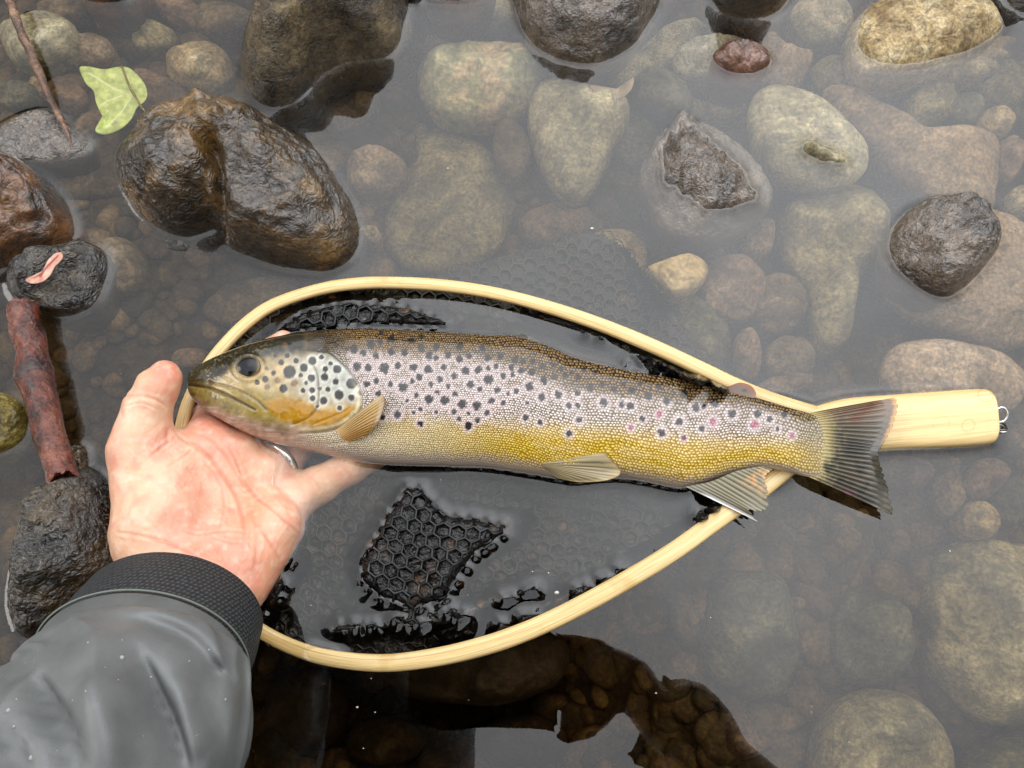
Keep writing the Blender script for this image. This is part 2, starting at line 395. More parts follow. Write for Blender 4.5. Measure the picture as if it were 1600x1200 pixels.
# --- rocks that stand out of the water
boulder([(428, -45), (408, 30), (390, 85), (384, 122), (393, 150), (420, 165), (450, 161), (476, 144), (502, 116), (545, 94), (590, 90), (618, 75), (629, 40), (626, -40)],
        'olive_wet', .048, 'large olive brown rock with grainy wet skin, at the top edge left of the middle', z0=.001, tilt=(.02, .04))
boulder([(192, 282), (198, 248), (228, 212), (262, 186), (300, 178), (325, 166), (350, 177), (380, 180), (405, 196), (445, 216), (490, 246), (522, 277), (548, 320), (561, 365), (548, 400), (512, 421),
         (460, 419), (400, 405), (355, 386), (334, 362), (290, 371), (246, 356), (210, 326)],
        'brown_wet', .046, 'biggest wet brown rock, cleft into two lobes, left above the fish', z0=0.0, res=150, fine=.0009,
        groove=([(318, 205), (332, 245), (335, 300), (333, 385)], 13, .022), bumps=[(385, 188, 26, .010), (345, 175, 16, .007), (262, 262, 60, .006), (430, 300, 80, .008)])
WHITE_PATCH = None
boulder([(-70, 265), (-20, 250), (10, 251), (42, 263), (85, 295), (115, 335), (122, 372), (98, 396), (50, 416), (0, 426), (-60, 425)],
        'rust_patchy', .045, 'rust brown rock with whitish patches, cut by the left edge', fine=.0003)
boulder([(18, 442), (32, 415), (70, 398), (110, 387), (150, 387), (173, 405), (169, 450), (150, 482), (110, 500), (72, 496), (35, 476)],
        'black_wet', .024, 'small blackish wet rock with a pink petal lying on it', fine=.0004)
boulder([(30, 955), (34, 900), (50, 840), (62, 790), (80, 762), (115, 748), (150, 735), (180, 760), (192, 820), (192, 890), (140, 935), (95, 975), (52, 1000)],
        'black_wet', .030, 'knobbly dark rock under the end of the red stick, beside the wrist', fine=.0010, down=.04)
boulder([(108, 720), (118, 700), (135, 698), (145, 715), (140, 750), (118, 752)], 'brown_wet', .010, 'small brown rock tip beside the lower end of the red stick', res=50, down=.03)
boulder([(-50, 640), (-20, 618), (18, 619), (44, 636), (53, 664), (41, 694), (0, 714), (-50, 712)], 'gold_wet', .018, 'mustard green wet stone at the left edge beside the red stick')
boulder([(-35, 240), (-10, 212), (35, 185), (80, 176), (112, 196), (145, 228), (120, 250), (50, 258), (0, 252)], 'mauve_wet', .010, 'low grey rock with wet furrows under the tip of the long twig', z0=-.003, down=.04)
boulder([(806, -45), (806, 10), (826, 58), (868, 86), (925, 96), (975, 78), (1008, 42), (1032, -5), (1036, -45)], 'mauve_wet', .040, 'large dark mauve rock at the top edge, right of the middle', z0=.002, tilt=(-.05, .1))
boulder([(1112, -40), (1126, 6), (1164, 22), (1210, 15), (1236, -10), (1238, -40)], 'brown_wet', .040, 'small dark brown rock at the top edge left of the sandy one', z0=.004, res=60)
boulder([(1334, 62), (1350, 22), (1400, 2), (1455, -8), (1520, -2), (1560, 35), (1556, 62), (1500, 92), (1430, 112), (1368, 112), (1336, 92)], 'sand', .016, 'sandy speckled rock just breaking the surface at the top right', z0=-.004, fine=.0005, tilt=(0, .12))
boulder([(1112, 92), (1130, 76), (1165, 70), (1194, 84), (1201, 104), (1170, 118), (1132, 112)], 'red_wet', .012, 'small glossy red brown stone end at the top right of the middle', z0=-.001, res=60, fine=.0004)
boulder([(1384, 385), (1400, 348), (1440, 324), (1500, 320), (1542, 344), (1556, 376), (1532, 424), (1482, 468), (1442, 462), (1396, 424)], 'mauve_wet', .030, 'rounded grey brown rock with a dark rim above the net handle', fine=.0006)
boulder([(1560, -45), (1566, 5), (1590, 25), (1640, 22), (1640, -45)], 'black_wet', .025, 'dark rock in the top right corner', res=50)
boulder([(655, -40), (662, 2), (700, 10), (745, 6), (765, -8), (770, -40)], 'red_wet', .016, 'red brown rock edge at the top, between the two large rocks', res=50)
boulder([(634, -40), (636, 4), (650, 15), (662, 6), (664, -40)], 'brown_wet', .018, 'narrow brown stone wedged at the top beside the olive rock', res=40)
boulder([(118, -40), (124, -2), (150, 11), (190, 10), (212, -4), (215, -40)], 'rust_wet', .018, 'rust coloured rock edge at the top left', res=50)

def crest(V, px, py, cz):
    sd = poly_sd(px, py, [(1026, 248), (1040, 222), (1066, 206), (1090, 216), (1118, 250), (1150, 283), (1172, 322), (1140, 342), (1085, 334), (1036, 300)])+6*fbm(p3(px/22, py/22), 3)
    k = ss(24, -6, sd)*(cz > 0); rise = .0002+.013*ss(10, -38, sd); n_ = fbm(p3(px/9, py/16), 3)
    V[..., 2] = V[..., 2]*(1-k)+(rise+.0016*n_)*k; return V
# --- big stones whose crests only just break the surface
stone([(1000, 265), (1040, 212), (1080, 196), (1130, 215), (1185, 262), (1206, 318), (1172, 358), (1110, 382), (1045, 366), (1012, 318)], 'mauve_wet', -.022, .016, .04,
      'dark wrinkled crest of a sunken stone right of the middle', 'rock', 'river_rock', 110, .05, .0011, extra=crest)
stone([(1172, 158), (1208, 137), (1262, 150), (1312, 190), (1352, 232), (1350, 268), (1318, 290), (1258, 288), (1202, 262), (1176, 210)], 'greygreen', -.020, .013, .03,
      'pale sunken slab with a thin dark ridge poking out', 'rock', 'river_rock', 110, .03, .0004, bumps=[(1258, 244, 13, .013), (1280, 258, 16, .014), (1305, 267, 13, .013)], flat=.6)
# --- sunken stones: outline, material, level, height, label
SUNK = [
 ([(652, 125), (668, 95), (710, 77), (765, 76), (820, 84), (850, 110), (846, 145), (815, 180), (760, 198), (700, 196), (662, 165)], 'twotone', -.036, .022, 'large oval grey green stone with a pinkish right end, at the top middle'),
 ([(828, 152), (850, 132), (885, 130), (930, 142), (978, 168), (980, 195), (962, 232), (946, 268), (925, 302), (902, 317), (872, 300), (850, 270), (832, 225), (825, 185)], 'greygreen', -.036, .024, 'pitted grey green stone tapering downwards, right of the large oval one'),
 ((587, 271, 48, 37, 5), 'pink', -.040, .014, 'smooth pink oval stone right of the cleft rock'),
 ((800, 242, 30, 50, 8), 'brown', -.044, .014, 'slender brown stone left of the pitted grey green stone'),
 ([(652, 216), (700, 209), (760, 232), (792, 290), (800, 345), (765, 402), (705, 432), (640, 424), (598, 375), (618, 300), (648, 250)], 'greygreen', -.056, .014, 'broad flat greenish slab above the top of the net hoop'),
 ((870, 352, 62, 32, 10), 'redbrown', -.056, .012, 'reddish rubble stone just above the folded net'),
 ([(264, 88), (300, 75), (344, 79), (363, 100), (357, 132), (318, 142), (270, 127)], 'sand', -.030, .014, 'blocky sand coloured stone right of the green leaf'),
 ((147, 80, 32, 23, -5), 'pink', -.026, .010, 'orange pink pebble above the green leaf'),
 ([(4, 52), (28, 36), (70, 25), (110, 36), (127, 62), (115, 90), (70, 106), (20, 96)], 'greygreen', -.016, .014, 'flat grey stone beneath the upper part of the long twig'),
 ([(212, 112), (250, 118), (296, 148), (308, 172), (270, 192), (228, 178), (205, 150)], 'redbrown', -.034, .010, 'reddish slab half under the green leaf'),
 ((100, 18, 38, 20, 0), 'brown', -.030, .010, 'dull brown stone beside the twig at the very top left'),
 ([(935, 118), (985, 92), (1045, 45), (1095, 40), (1100, 80), (1040, 120), (975, 138)], 'pale', -.040, .014, 'pale sunken slab beside the mauve rock at the top'),
 ((1036, 150, 52, 30, -30), 'mossy', -.036, .016, 'crescent shaped dark stone with a pale rim, top right of the middle'),
 ((1112, 98, 62, 32, 0), 'pale', -.028, .018, 'pale sunken stone left under the glossy red brown stone end'),
 ([(1160, 84), (1200, 56), (1230, 86), (1268, 92), (1250, 132), (1218, 150), (1180, 132)], 'pink', -.040, .016, 'angular pinkish stone right of the glossy red brown one'),
 ((1282, 35, 50, 40, 10), 'pale', -.040, .014, 'round pale stone left of the sandy rock'),
 ([(1325, 50), (1345, 100), (1400, 118), (1470, 112), (1540, 88), (1565, 55), (1590, 70), (1550, 115), (1440, 135), (1350, 130), (1318, 90)], 'sand', -.024, .012, 'fringe of pale stone around the foot of the sandy rock'),
 ((1325, 125, 58, 34, -10), 'greygreen', -.044, .012, 'faint grey stone under the sandy rock'),
 ((1452, 163, 40, 32, 0), 'greygreen', -.040, .014, 'grey green round stone above the long slab'),
 ([(1288, 146), (1322, 141), (1372, 170), (1432, 211), (1530, 209), (1562, 236), (1552, 300), (1540, 336), (1458, 312), (1392, 272), (1350, 222), (1300, 172)], 'pink', -.036, .016, 'long boot shaped pinkish slab at the upper right'),
 ((1502, 178, 32, 27, 0), 'mossy', -.042, .012, 'small grey stone between the round one and the tan pebble'),
 ((1552, 196, 27, 20, -10), 'sand', -.036, .012, 'tan pebble near the right edge above the boot shaped slab'),
 ((1572, 252, 22, 36, -10), 'redbrown', -.038, .014, 'orange brown stone behind the right end of the boot shaped slab'),
 ([(1214, 335), (1268, 302), (1340, 300), (1382, 342), (1374, 402), (1336, 452), (1318, 540), (1276, 556), (1252, 470), (1220, 402)], 'greygreen', -.050, .026, 'big faint grey green stone left of the rounded rock'),
 ([(1006, 424), (1038, 409), (1070, 400), (1099, 409), (1105, 430), (1086, 454), (1052, 463), (1030, 446)], 'tan', -.022, .010, 'bright yellow tan stone touching the folded net'),
 ((1142, 455, 52, 54, 0), 'redbrown', -.042, .018, 'round red brown stone right of the bright tan stone'),
 ((1212, 480, 46, 46, 0), 'brown', -.046, .016, 'brown stone right of the round red brown one'),
 ((1167, 556, 22, 42, 0), 'redbrown', -.040, .012, 'upright reddish pebble above the net arm'),
 ((1230, 563, 40, 36, 0), 'brown', -.042, .014, 'brown pebble right of the upright reddish one'),
 ((1225, 603, 45, 18, 10), 'redbrown', -.040, .010, 'low reddish pebble against the base of the handle'),
 ((1090, 528, 46, 66, 25), 'mossy', -.046, .016, 'olive stone along the right side of the folded net'),
 ([(1160, 362), (1190, 345), (1206, 350), (1205, 392), (1180, 408), (1158, 398)], 'pink', -.048, .012, 'small angular pink stone right of the wrinkled crest'),
 ((1118, 393, 13, 12, 0), 'pink', -.044, .008, 'tiny pink pebble above the bright tan stone'),
 ([(1372, 420), (1392, 360), (1450, 322), (1545, 330), (1615, 385), (1640, 500), (1590, 545), (1490, 525), (1410, 480)], 'pink', -.034, .022, 'broad speckled base stone spreading below the rounded rock'),
 ([(1377, 572), (1400, 540), (1460, 532), (1540, 545), (1590, 572), (1602, 612), (1572, 645), (1480, 645), (1420, 622), (1386, 598)], 'pink', -.024, .014, 'long smooth orange pink stone partly behind the net handle'),
 ((1590, 318, 24, 24, 0), 'pale', -.042, .010, 'pale pebble at the right edge beside the boot shaped slab'),
 ((1580, 420, 40, 30, 0), 'greygreen', -.046, .010, 'faint grey stone at the right edge beside the rounded rock'),
 ((1475, 772, 24, 40, 5), 'brown', -.046, .014, 'upright brown pebble below the net handle'),
 ((1530, 752, 42, 30, 35), 'redbrown', -.048, .014, 'slanting reddish stone below the end of the handle'),
 ((1524, 815, 34, 30, -45), 'sand', -.042, .014, 'tan pebble above the great grey stone at the right'),
 ((1440, 835, 40, 32, 0), 'redbrown', -.050, .014, 'dull reddish stone below the tail tip'),
 ((1578, 785, 32, 40, 0), 'mossy', -.050, .014, 'dark stone at the right edge above the great grey stone'),
 ((1412, 742, 45, 28, 0), 'redbrown', -.052, .012, 'reddish stone in the shade of the net handle'),
 ([(1090, 960), (1110, 905), (1160, 885), (1215, 900), (1240, 960), (1242, 1030), (1215, 1085), (1180, 1098), (1125, 1080), (1092, 1030)], 'mossy', -.048, .028, 'dark mossy oval boulder below the anal fin'),
 ([(1285, 985), (1310, 930), (1355, 918), (1400, 940), (1417, 1000), (1400, 1055), (1345, 1075), (1300, 1050)], 'mossy', -.046, .026, 'mossy round boulder second from the right in the lower row'),
 ([(1432, 940), (1448, 880), (1495, 850), (1560, 848), (1640, 880), (1660, 1080), (1590, 1130), (1525, 1130), (1478, 1085), (1445, 1030)], 'greygreen', -.040, .032, 'great grey boulder at the lower right edge'),
 ([(1272, 1160), (1300, 1105), (1356, 1076), (1420, 1090), (1462, 1130), (1478, 1185), (1462, 1240), (1285, 1240)], 'greygreen', -.038, .026, 'big greenish boulder at the bottom edge, right half'),
 ([(1495, 1200), (1530, 1160), (1600, 1140), (1680, 1160), (1680, 1270), (1500, 1270)], 'mossy', -.040, .020, 'mossy boulder in the bottom right corner'),
 ((1258, 1020, 16, 55, 0), 'brown', -.052, .012, 'narrow stone between the two mossy boulders'),
 ((1242, 943, 14, 11, 0), 'pink', -.040, .008, 'little orange pebble between the two mossy boulders'),
 ((1077, 960, 14, 26, 0), 'redbrown', -.046, .010, 'small orange brown pebble left of the dark mossy boulder'),
 ((1010, 950, 52, 52, 0), 'redbrown', -.056, .014, 'dull mauve red stone below the net arm'),
 ((1050, 1062, 50, 44, 0), 'redbrown', -.056, .014, 'speckled red stone at the edge of the dark reflection'),
 ((1090, 1125, 20, 44, 0), 'mossy', -.054, .012, 'narrow grey stone by the edge of the dark reflection'),
 ((1165, 1145, 48, 40, 0), 'redbrown', -.054, .014, 'lumpy red stone left of the big greenish boulder'),
 ((1296, 1108, 30, 14, 0), 'redbrown', -.052, .010, 'small flat red pebble above the big greenish boulder'),
 ((1480, 1118, 36, 24, 20), 'redbrown', -.052, .012, 'red brown stone between the great grey and the big greenish boulder'),
 ((1020, 1135, 40, 46, 0), 'redbrown', -.058, .014, 'red brown stone inside the lower right of the dark reflection'),
 ((940, 1060, 50, 60, -20), 'brown', -.060, .014, 'brown stone inside the upper right of the dark reflection'),
 ([(590, 1040), (640, 1000), (740, 985), (850, 985), (890, 1020), (870, 1070), (780, 1100), (650, 1090)], 'brown', -.040, .024, 'dark brown boulder right under the lower net hoop'),
 ((470, 1110, 75, 70, 0), 'brown', -.070, .016, 'dim brown stone beside the sleeve in the dark reflection'),
 ((600, 1160, 60, 40, 0), 'redbrown', -.070, .016, 'dim red brown stone near the bottom edge left of the bright patch'),
 ((820, 1160, 70, 45, 0), 'redbrown', -.066, .014, 'faint reddish stone inside the bright patch at the bottom'),
 ((680, 55, 60, 34, 0), 'pale', -.050, .012, 'faint pale stone below the red brown rock edge at the top'),
 ((545, 175, 50, 30, 30), 'brown', -.046, .012, 'dim stone in the reflection of the olive rock'),
 ((1205, 770, 55, 40, 0), 'mossy', -.056, .014, 'dim stone between the anal fin and the tail'),
 ((1310, 850, 66, 60, 0), 'mossy', -.058, .014, 'faint dark stone below the tail'),
 ((1190, 850, 60, 40, 10), 'brown', -.060, .012, 'faint brown stone below the anal fin'),
 ((390, 470, 78, 34, 15), 'brown', -.034, .008, 'muddy low stone outside the left of the net hoop'),
 ((185, 420, 52, 44, 0), 'brown', -.020, .012, 'muddy stone right behind the petal rock'),
 ((170, 270, 95, 44, 10), 'brown', -.028, .010, 'flat muddy slab left of the cleft rock'),
 ((300, 562, 34, 16, 0), 'redbrown', -.028, .006, 'faint reddish stone above the thumb tip'),
 ((578, 370, 18, 16, 0), 'sand', -.044, .008, 'little orange pebble right of the cleft rock foot'),
 ((345, 30, 48, 24, 0), 'brown', -.036, .010, 'faint stone at the top left, right of the rust rock edge'),
 ((280, 20, 42, 22, -15), 'redbrown', -.036, .010, 'faint reddish stone at the top left'),
 ((240, 60, 34, 22, 0), 'greygreen', -.034, .008, 'faint grey pebble above the sand coloured block'),
 ((28, 150, 34, 22, 0), 'mossy', -.024, .008, 'dim stone at the left edge above the furrowed rock'),
 ((60, 140, 16, 14, 0), 'sand', -.028, .008, 'small orange pebble left of the green leaf'),
 ((105, 150, 34, 22, -20), 'redbrown', -.028, .008, 'reddish pebble left under the green leaf'),
 ((720, 20, 90, 30, 0), 'pale', -.044, .014, 'pale shelf of stone along the top edge'),
 ((985, 205, 40, 60, 0), 'mossy', -.054, .010, 'dim stone between the pitted stone and the wrinkled crest'),
 ((1065, 180, 46, 26, 0), 'greygreen', -.048, .012, 'faint grey stone below the crescent stone'),
 ((1130, 170, 36, 22, 10), 'greygreen', -.048, .010, 'faint stone left of the ridged slab'),
 ((960, 400, 52, 40, 0), 'sand', -.050, .008, 'faint tan stone under the folded net'),
 ((1560, 130, 48, 36, -20), 'greygreen', -.046, .010, 'faint grey stone under the top right rock'),
 ((1400, 40, 40, 26, 0), 'greygreen', -.05, .010, 'faint stone beneath the sandy rock'),
 ((1590, 690, 30, 26, 0), 'redbrown', -.05, .010, 'faint red stone by the metal rings'),
 ((1355, 1000, 30, 90, 0), 'brown', -.062, .010, 'dim stone below the mossy round boulder'),
]
for spec, m_, z0, up, lab in SUNK:
    oc = np.mean(outline(spec), 0) if not isinstance(spec, tuple) else spec[:2]
    if oc[1] > 830 and oc[0] > 900: z0 -= .014
    if 'dark reflection' in lab or 'bottom edge left' in lab or 'bright patch' in lab or 'lower net hoop' in lab: z0 -= .03; m_ = 'brown_dimmed'
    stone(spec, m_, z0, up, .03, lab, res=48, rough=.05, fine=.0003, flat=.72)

# gravel between them
def pebbles(n):
    ico = []
    import bmesh
    bm = bmesh.new(); bmesh.ops.create_icosphere(bm, subdivisions=2, radius=1); bv = np.array([v.co[:] for v in bm.verts]); bf = np.array([[v.index for v in f.verts] for f in bm.faces]); bm.free()
    Vs, Fs = [], []
    px = rng.uniform(-60, 1660, n); py = rng.uniform(-60, 1280, n)
    for k in range(n):
        r = rng.uniform(.0022, .0095)*(1 if rng.random() < .7 else 1.6)
        p = at(px[k], py[k], -.055); p[2] = bed_z(np.array([p[0]]), np.array([p[1]]))[0]
        v = bv*np.array([r*rng.uniform(.8, 1.3), r*rng.uniform(.7, 1.0), r*rng.uniform(.4, .65)])
        v = v*(1+.16*vnoise(bv*1.6+k))[:, None]
        a = rng.uniform(0, 6.3); c, s = math.cos(a), math.sin(a)
        v = np.stack([v[:, 0]*c-v[:, 1]*s, v[:, 0]*s+v[:, 1]*c, v[:, 2]], -1)+p+np.array([0, 0, r*.1])
        Fs.append(bf+len(Vs)*len(bv)); Vs.append(v)
    tone = np.repeat(rng.uniform(0, 1, n), len(bv))
    return np.vstack(Vs), np.vstack(Fs), tone
v, f, tone = pebbles(4600)
gm = stone_mat('mixed gravel', (.055, .042, .026), (.12, .092, .062), (.21, .165, .115), 1, .5, (.6, .8), 0, .5, gain=1.15)
g_t = gm.node_tree; g_b = next(n for n in g_t.nodes if n.type == 'BSDF_PRINCIPLED'); old = g_b.inputs['Base Color'].links[0].from_socket
ga = N(g_t, 'ShaderNodeAttribute', attribute_name='tone'); gr = ramp(g_t, [(0, (.5, .5, .42)), (.35, (.9, .86, .72)), (.7, (1.15, 1.0, .86)), (.92, (1.8, 1.6, 1.3))])
g_t.links.new(ga.outputs['Fac'], gr.inputs[0]); gx = N(g_t, 'ShaderNodeMix', data_type='RGBA', blend_type='MULTIPLY', ins={0: 1.0})
g_t.links.new(old, gx.inputs[6]); g_t.links.new(gr.outputs[0], gx.inputs[7]); g_t.links.new(gx.outputs[2], g_b.inputs['Base Color'])
o = mesh_obj('river_gravel', v, f, gm, attrs={'tone': tone}); tag(o, 'brown and grey gravel on the riverbed between the stones', 'gravel', kind='stuff')
# ------------------------------------------------------------------ landing net
def wood_mat(name, lines=1.0):
    m, t, b, _ = new_mat(name); L = t.links.new
    at_ = N(t, 'ShaderNodeAttribute', attribute_name='grain'); 
    sp = N(t, 'ShaderNodeSeparateXYZ'); L(at_.outputs['Vector'], sp.inputs[0])
    cb = N(t, 'ShaderNodeCombineXYZ'); ml = N(t, 'ShaderNodeMath', operation='MULTIPLY', ins={1: 6.0}); L(sp.outputs[0], ml.inputs[0])
    my = N(t, 'ShaderNodeMath', operation='MULTIPLY', ins={1: 260.0}); L(sp.outputs[1], my.inputs[0]); L(ml.outputs[0], cb.inputs[0]); L(my.outputs[0], cb.inputs[1])
    n1 = N(t, 'ShaderNodeTexNoise', ins={'Scale': 1.0, 'Detail': 5, 'Roughness': .6, 'Distortion': .3}); L(cb.outputs[0], n1.inputs['Vector'])
    my2 = N(t, 'ShaderNodeMath', operation='MULTIPLY', ins={1: 1400.0}); L(sp.outputs[1], my2.inputs[0]); cb2 = N(t, 'ShaderNodeCombineXYZ'); ml2 = N(t, 'ShaderNodeMath', operation='MULTIPLY', ins={1: 40.0}); L(sp.outputs[0], ml2.inputs[0]); L(ml2.outputs[0], cb2.inputs[0]); L(my2.outputs[0], cb2.inputs[1])
    n2 = N(t, 'ShaderNodeTexNoise', ins={'Scale': 1.0, 'Detail': 3}); L(cb2.outputs[0], n2.inputs['Vector'])
    r = ramp(t, [(.25, (.60, .37, .13)), (.40, (.77, .54, .23)), (.55, (.84, .63, .30)), (.8, (.87, .69, .37))]); L(n1.outputs[0], r.inputs[0])
    r2 = ramp(t, [(.3, (.8, .74, .62)), (.6, (1.04, 1.03, 1.0))]); L(n2.outputs[0], r2.inputs[0])
    mu = N(t, 'ShaderNodeMix', data_type='RGBA', blend_type='MULTIPLY', ins={0: .9}); L(r.outputs[0], mu.inputs[6]); L(r2.outputs[0], mu.inputs[7])
    last = mu.outputs[2]
    if lines:                                   # glue lines of the laminated strips
        wv = N(t, 'ShaderNodeMath', operation='MULTIPLY', ins={1: 1/.0027}); L(sp.outputs[1], wv.inputs[0])
        fr = N(t, 'ShaderNodeMath', operation='FRACT'); L(wv.outputs[0], fr.inputs[0])
        r3 = ramp(t, [(0, (.58, .42, .26)), (.06, (1, 1, 1)), (.94, (1, 1, 1)), (1, (.58, .42, .26))]); L(fr.outputs[0], r3.inputs[0])
        mu3 = N(t, 'ShaderNodeMix', data_type='RGBA', blend_type='MULTIPLY', ins={0: 1.0*lines}); L(last, mu3.inputs[6]); L(r3.outputs[0], mu3.inputs[7]); last = mu3.outputs[2]
    n4 = N(t, 'ShaderNodeTexNoise', ins={'Scale': 55, 'Detail': 4}); tcx = N(t, 'ShaderNodeTexCoord'); L(tcx.outputs['Object'], n4.inputs['Vector'])
    r4 = ramp(t, [(.62, (1, 1, 1)), (.72, (.82, .72, .55))]); L(n4.outputs[0], r4.inputs[0])
    mu4 = N(t, 'ShaderNodeMix', data_type='RGBA', blend_type='MULTIPLY', ins={0: .7}); L(last, mu4.inputs[6]); L(r4.outputs[0], mu4.inputs[7])
    last = mu4.outputs[2]
    if lines < 1:                               # ring shaped water stains near the butt
        for (sx_, sy_, rr_, ww_) in ((at(1521, 627, 0)[0], .1105, .0042, .6), (at(1503, 673, 0)[0], .0935, .0034, .5), (at(1462, 668, 0)[0], .096, .0045, .25)):
            vd = N(t, 'ShaderNodeVectorMath', operation='DISTANCE', ins={1: (sx_, sy_, 0)}); L(at_.outputs['Vector'], vd.inputs[0])
            rg = ramp(t, [((rr_-.0007)/.01, (1, 1, 1)), (rr_/.01, (.72, .55, .36)), ((rr_+.0007)/.01, (1, 1, 1))]); sc_ = N(t, 'ShaderNodeMath', operation='MULTIPLY', ins={1: 100.0}); L(vd.outputs['Value'], sc_.inputs[0]); L(sc_.outputs[0], rg.inputs[0])
            mz = N(t, 'ShaderNodeMix', data_type='RGBA', blend_type='MULTIPLY', ins={0: ww_}); L(last, mz.inputs[6]); L(rg.outputs[0], mz.inputs[7]); last = mz.outputs[2]
    L(last, b.inputs['Base Color']); b.inputs['Roughness'].default_value = .38; b.inputs['Coat Weight'].default_value = .5; b.inputs['Coat Roughness'].default_value = .18
    bp = N(t, 'ShaderNodeBump', ins={'Strength': .12, 'Distance': .002}); L(n2.outputs[0], bp.inputs['Height']); L(bp.outputs[0], b.inputs['Normal'])
    return m
M['wood'] = wood_mat('varnished pale laminated wood'); M['wood_plain'] = wood_mat('varnished pale wood of the handle', .25)
M['rubber'] = simple('black rubber mesh', (.004, .004, .004), .2, 0, spec=.45)
M['steel'] = simple('bright steel', (.75, .74, .72), .18, metal=1)
M['dark_steel'] = simple('dark steel', (.16, .155, .15), .25, metal=1)

net = empty('landing_net', at(800, 700, 0)); tag(net, 'wooden teardrop landing net with black rubber mesh, floating under the trout', 'landing net')
HOOP = [(1290, 652), (1210, 627), (1150, 603), (1090, 574), (1020, 541), (940, 508), (860, 481), (780, 460), (700, 447), (620, 442), (560, 443), (500, 452), (430, 475), (385, 505), (345, 546), (318, 583), (296, 625), (284, 665), (276, 720), (276, 790), (300, 865), (345, 935), (400, 981), (460, 1012), (520, 1029), (600, 1036), (680, 1027), (760, 1008), (830, 983), (900, 950), (980, 906), (1055, 860), (1130, 806), (1185, 768), (1235, 728), (1290, 690)]
hp = spline(HOOP, 420); hs = np.linspace(0, 1, 420)
hz = .0045-.0085*np.exp(-((hp[:, 0]-440)/70)**2)*(hp[:, 1] > 850) + .001*np.sin(hs*9)-.0055*ss(350, 300, hp[:, 0])*(hp[:, 1] < 780)-.003*ss(1130, 1230, hp[:, 0])
hpath = at(hp[:, 0], hp[:, 1], hz)
hw = (10.2+2.6*np.exp(-((hs-.02)/.12)**2)+3.0*ss(.62, .8, hs))*PX
v, f = tube(hpath, hw, 20, flat=.62, power=2.6)
L_ = np.concatenate([[0], np.cumsum(np.linalg.norm(np.diff(hpath, axis=0), axis=1))]); a = np.linspace(0, 2*np.pi, 20, endpoint=False)
gr = np.stack([np.repeat(L_, 20), np.tile(np.cos(a), 420)*np.repeat(hw, 20)+.02, np.tile(np.sin(a), 420)*.003], -1); gr = np.vstack([gr, gr[:1], gr[-1:]])
hoop = mesh_obj('hoop', v, f, M['wood'], net, attrs={'grain': gr}); EMERGENT.append(hoop)
# handle: flat rounded paddle
hx = [1205, 1230, 1270, 1320, 1400, 1478, 1524, 1538, 1546, 1550.5]
ht = [668, 655, 637, 624, 617.5, 612, 609.5, 611, 618, 640]; hb = [690, 712, 714, 709, 702.5, 699, 696, 694, 690, 668]
n = 90; xx = spline([(x, 0) for x in hx], n)[:, 0]; tt = spline(list(zip(hx, ht)), n); bb = spline(list(zip(hx, hb)), n)
V = []; G = []
na = 40; a = np.linspace(0, 2*np.pi, na, endpoint=False); ca = np.sign(np.cos(a))*np.abs(np.cos(a))**(2/3.2); sa = np.sign(np.sin(a))*np.abs(np.sin(a))**(2/3.2)
for i in range(n):
    hz_ = -.001+.005*ss(30, 70, i); A = at(tt[i, 0], tt[i, 1], hz_); B = at(bb[i, 0]+(7*ss(0, 1, (i-n*.5)/(n*.5))), bb[i, 1], hz_); m_ = (A+B)/2; h_ = (A-B)/2
    th = .0070*(1-.55*ss(.86, 1, i/(n-1))**2)*(.7+.3*ss(0, .3, i/n))
    P = m_+h_*ca[:, None]+np.array([0, 0, 1])*(th*sa)[:, None]; V.append(P)
    G.append(np.stack([np.full(na, m_[0])*1.0, h_[1]*ca*1.0+.1+.0015*math.sin(i*.06), np.zeros(na)], -1))
V = np.vstack(V); G = np.vstack(G)
Fc = [tuple(q) for q in grid_faces(n, na, wrap_v=True).tolist()]
V = np.vstack([V, V[:na].mean(0), V[-na:].mean(0)]); G = np.vstack([G, G[:1], G[-1:]])
Fc += [(len(V)-2, i, (i+1) % na)[::-1] for i in range(na)]+[(len(V)-1, (n-1)*na+(i+1) % na, (n-1)*na+i)[::-1] for i in range(na)]
handle = mesh_obj('handle', V, Fc, M['wood_plain'], net, attrs={'grain': G}); EMERGENT.append(handle)
def ring(cx, cy, z, r, w, mat, tiltv, name, parent, elong=1):
    a = np.linspace(0, 2*np.pi, 41); c = at(cx, cy, z); u = np.array([1, 0, 0]); v_ = np.array([0, math.cos(tiltv), math.sin(tiltv)])
    P = c+np.outer(np.cos(a)*r, u)+np.outer(np.sin(a)*r*elong, v_)
    V, Fc = tube(P, w, 10, caps=False, up=(0.01, .02, 1)); return mesh_obj(name, V, Fc, mat, parent)
ring(1564, 648, .006, .0036, .0008, M['steel'], .5, 'ring', net, 1.15)
ring(1561, 665, .003, .0036, .00055, M['dark_steel'], -.6, 'ring', net, 1.1)
ring(1562, 669, .002, .0036, .00055, M['steel'], -.7, 'ring', net, 1.1)
v, f = tube([at(1550, 652, .005), at(1558, 655, .005)], .0012, 10); mesh_obj('screw_eye', v, f, M['steel'], net)

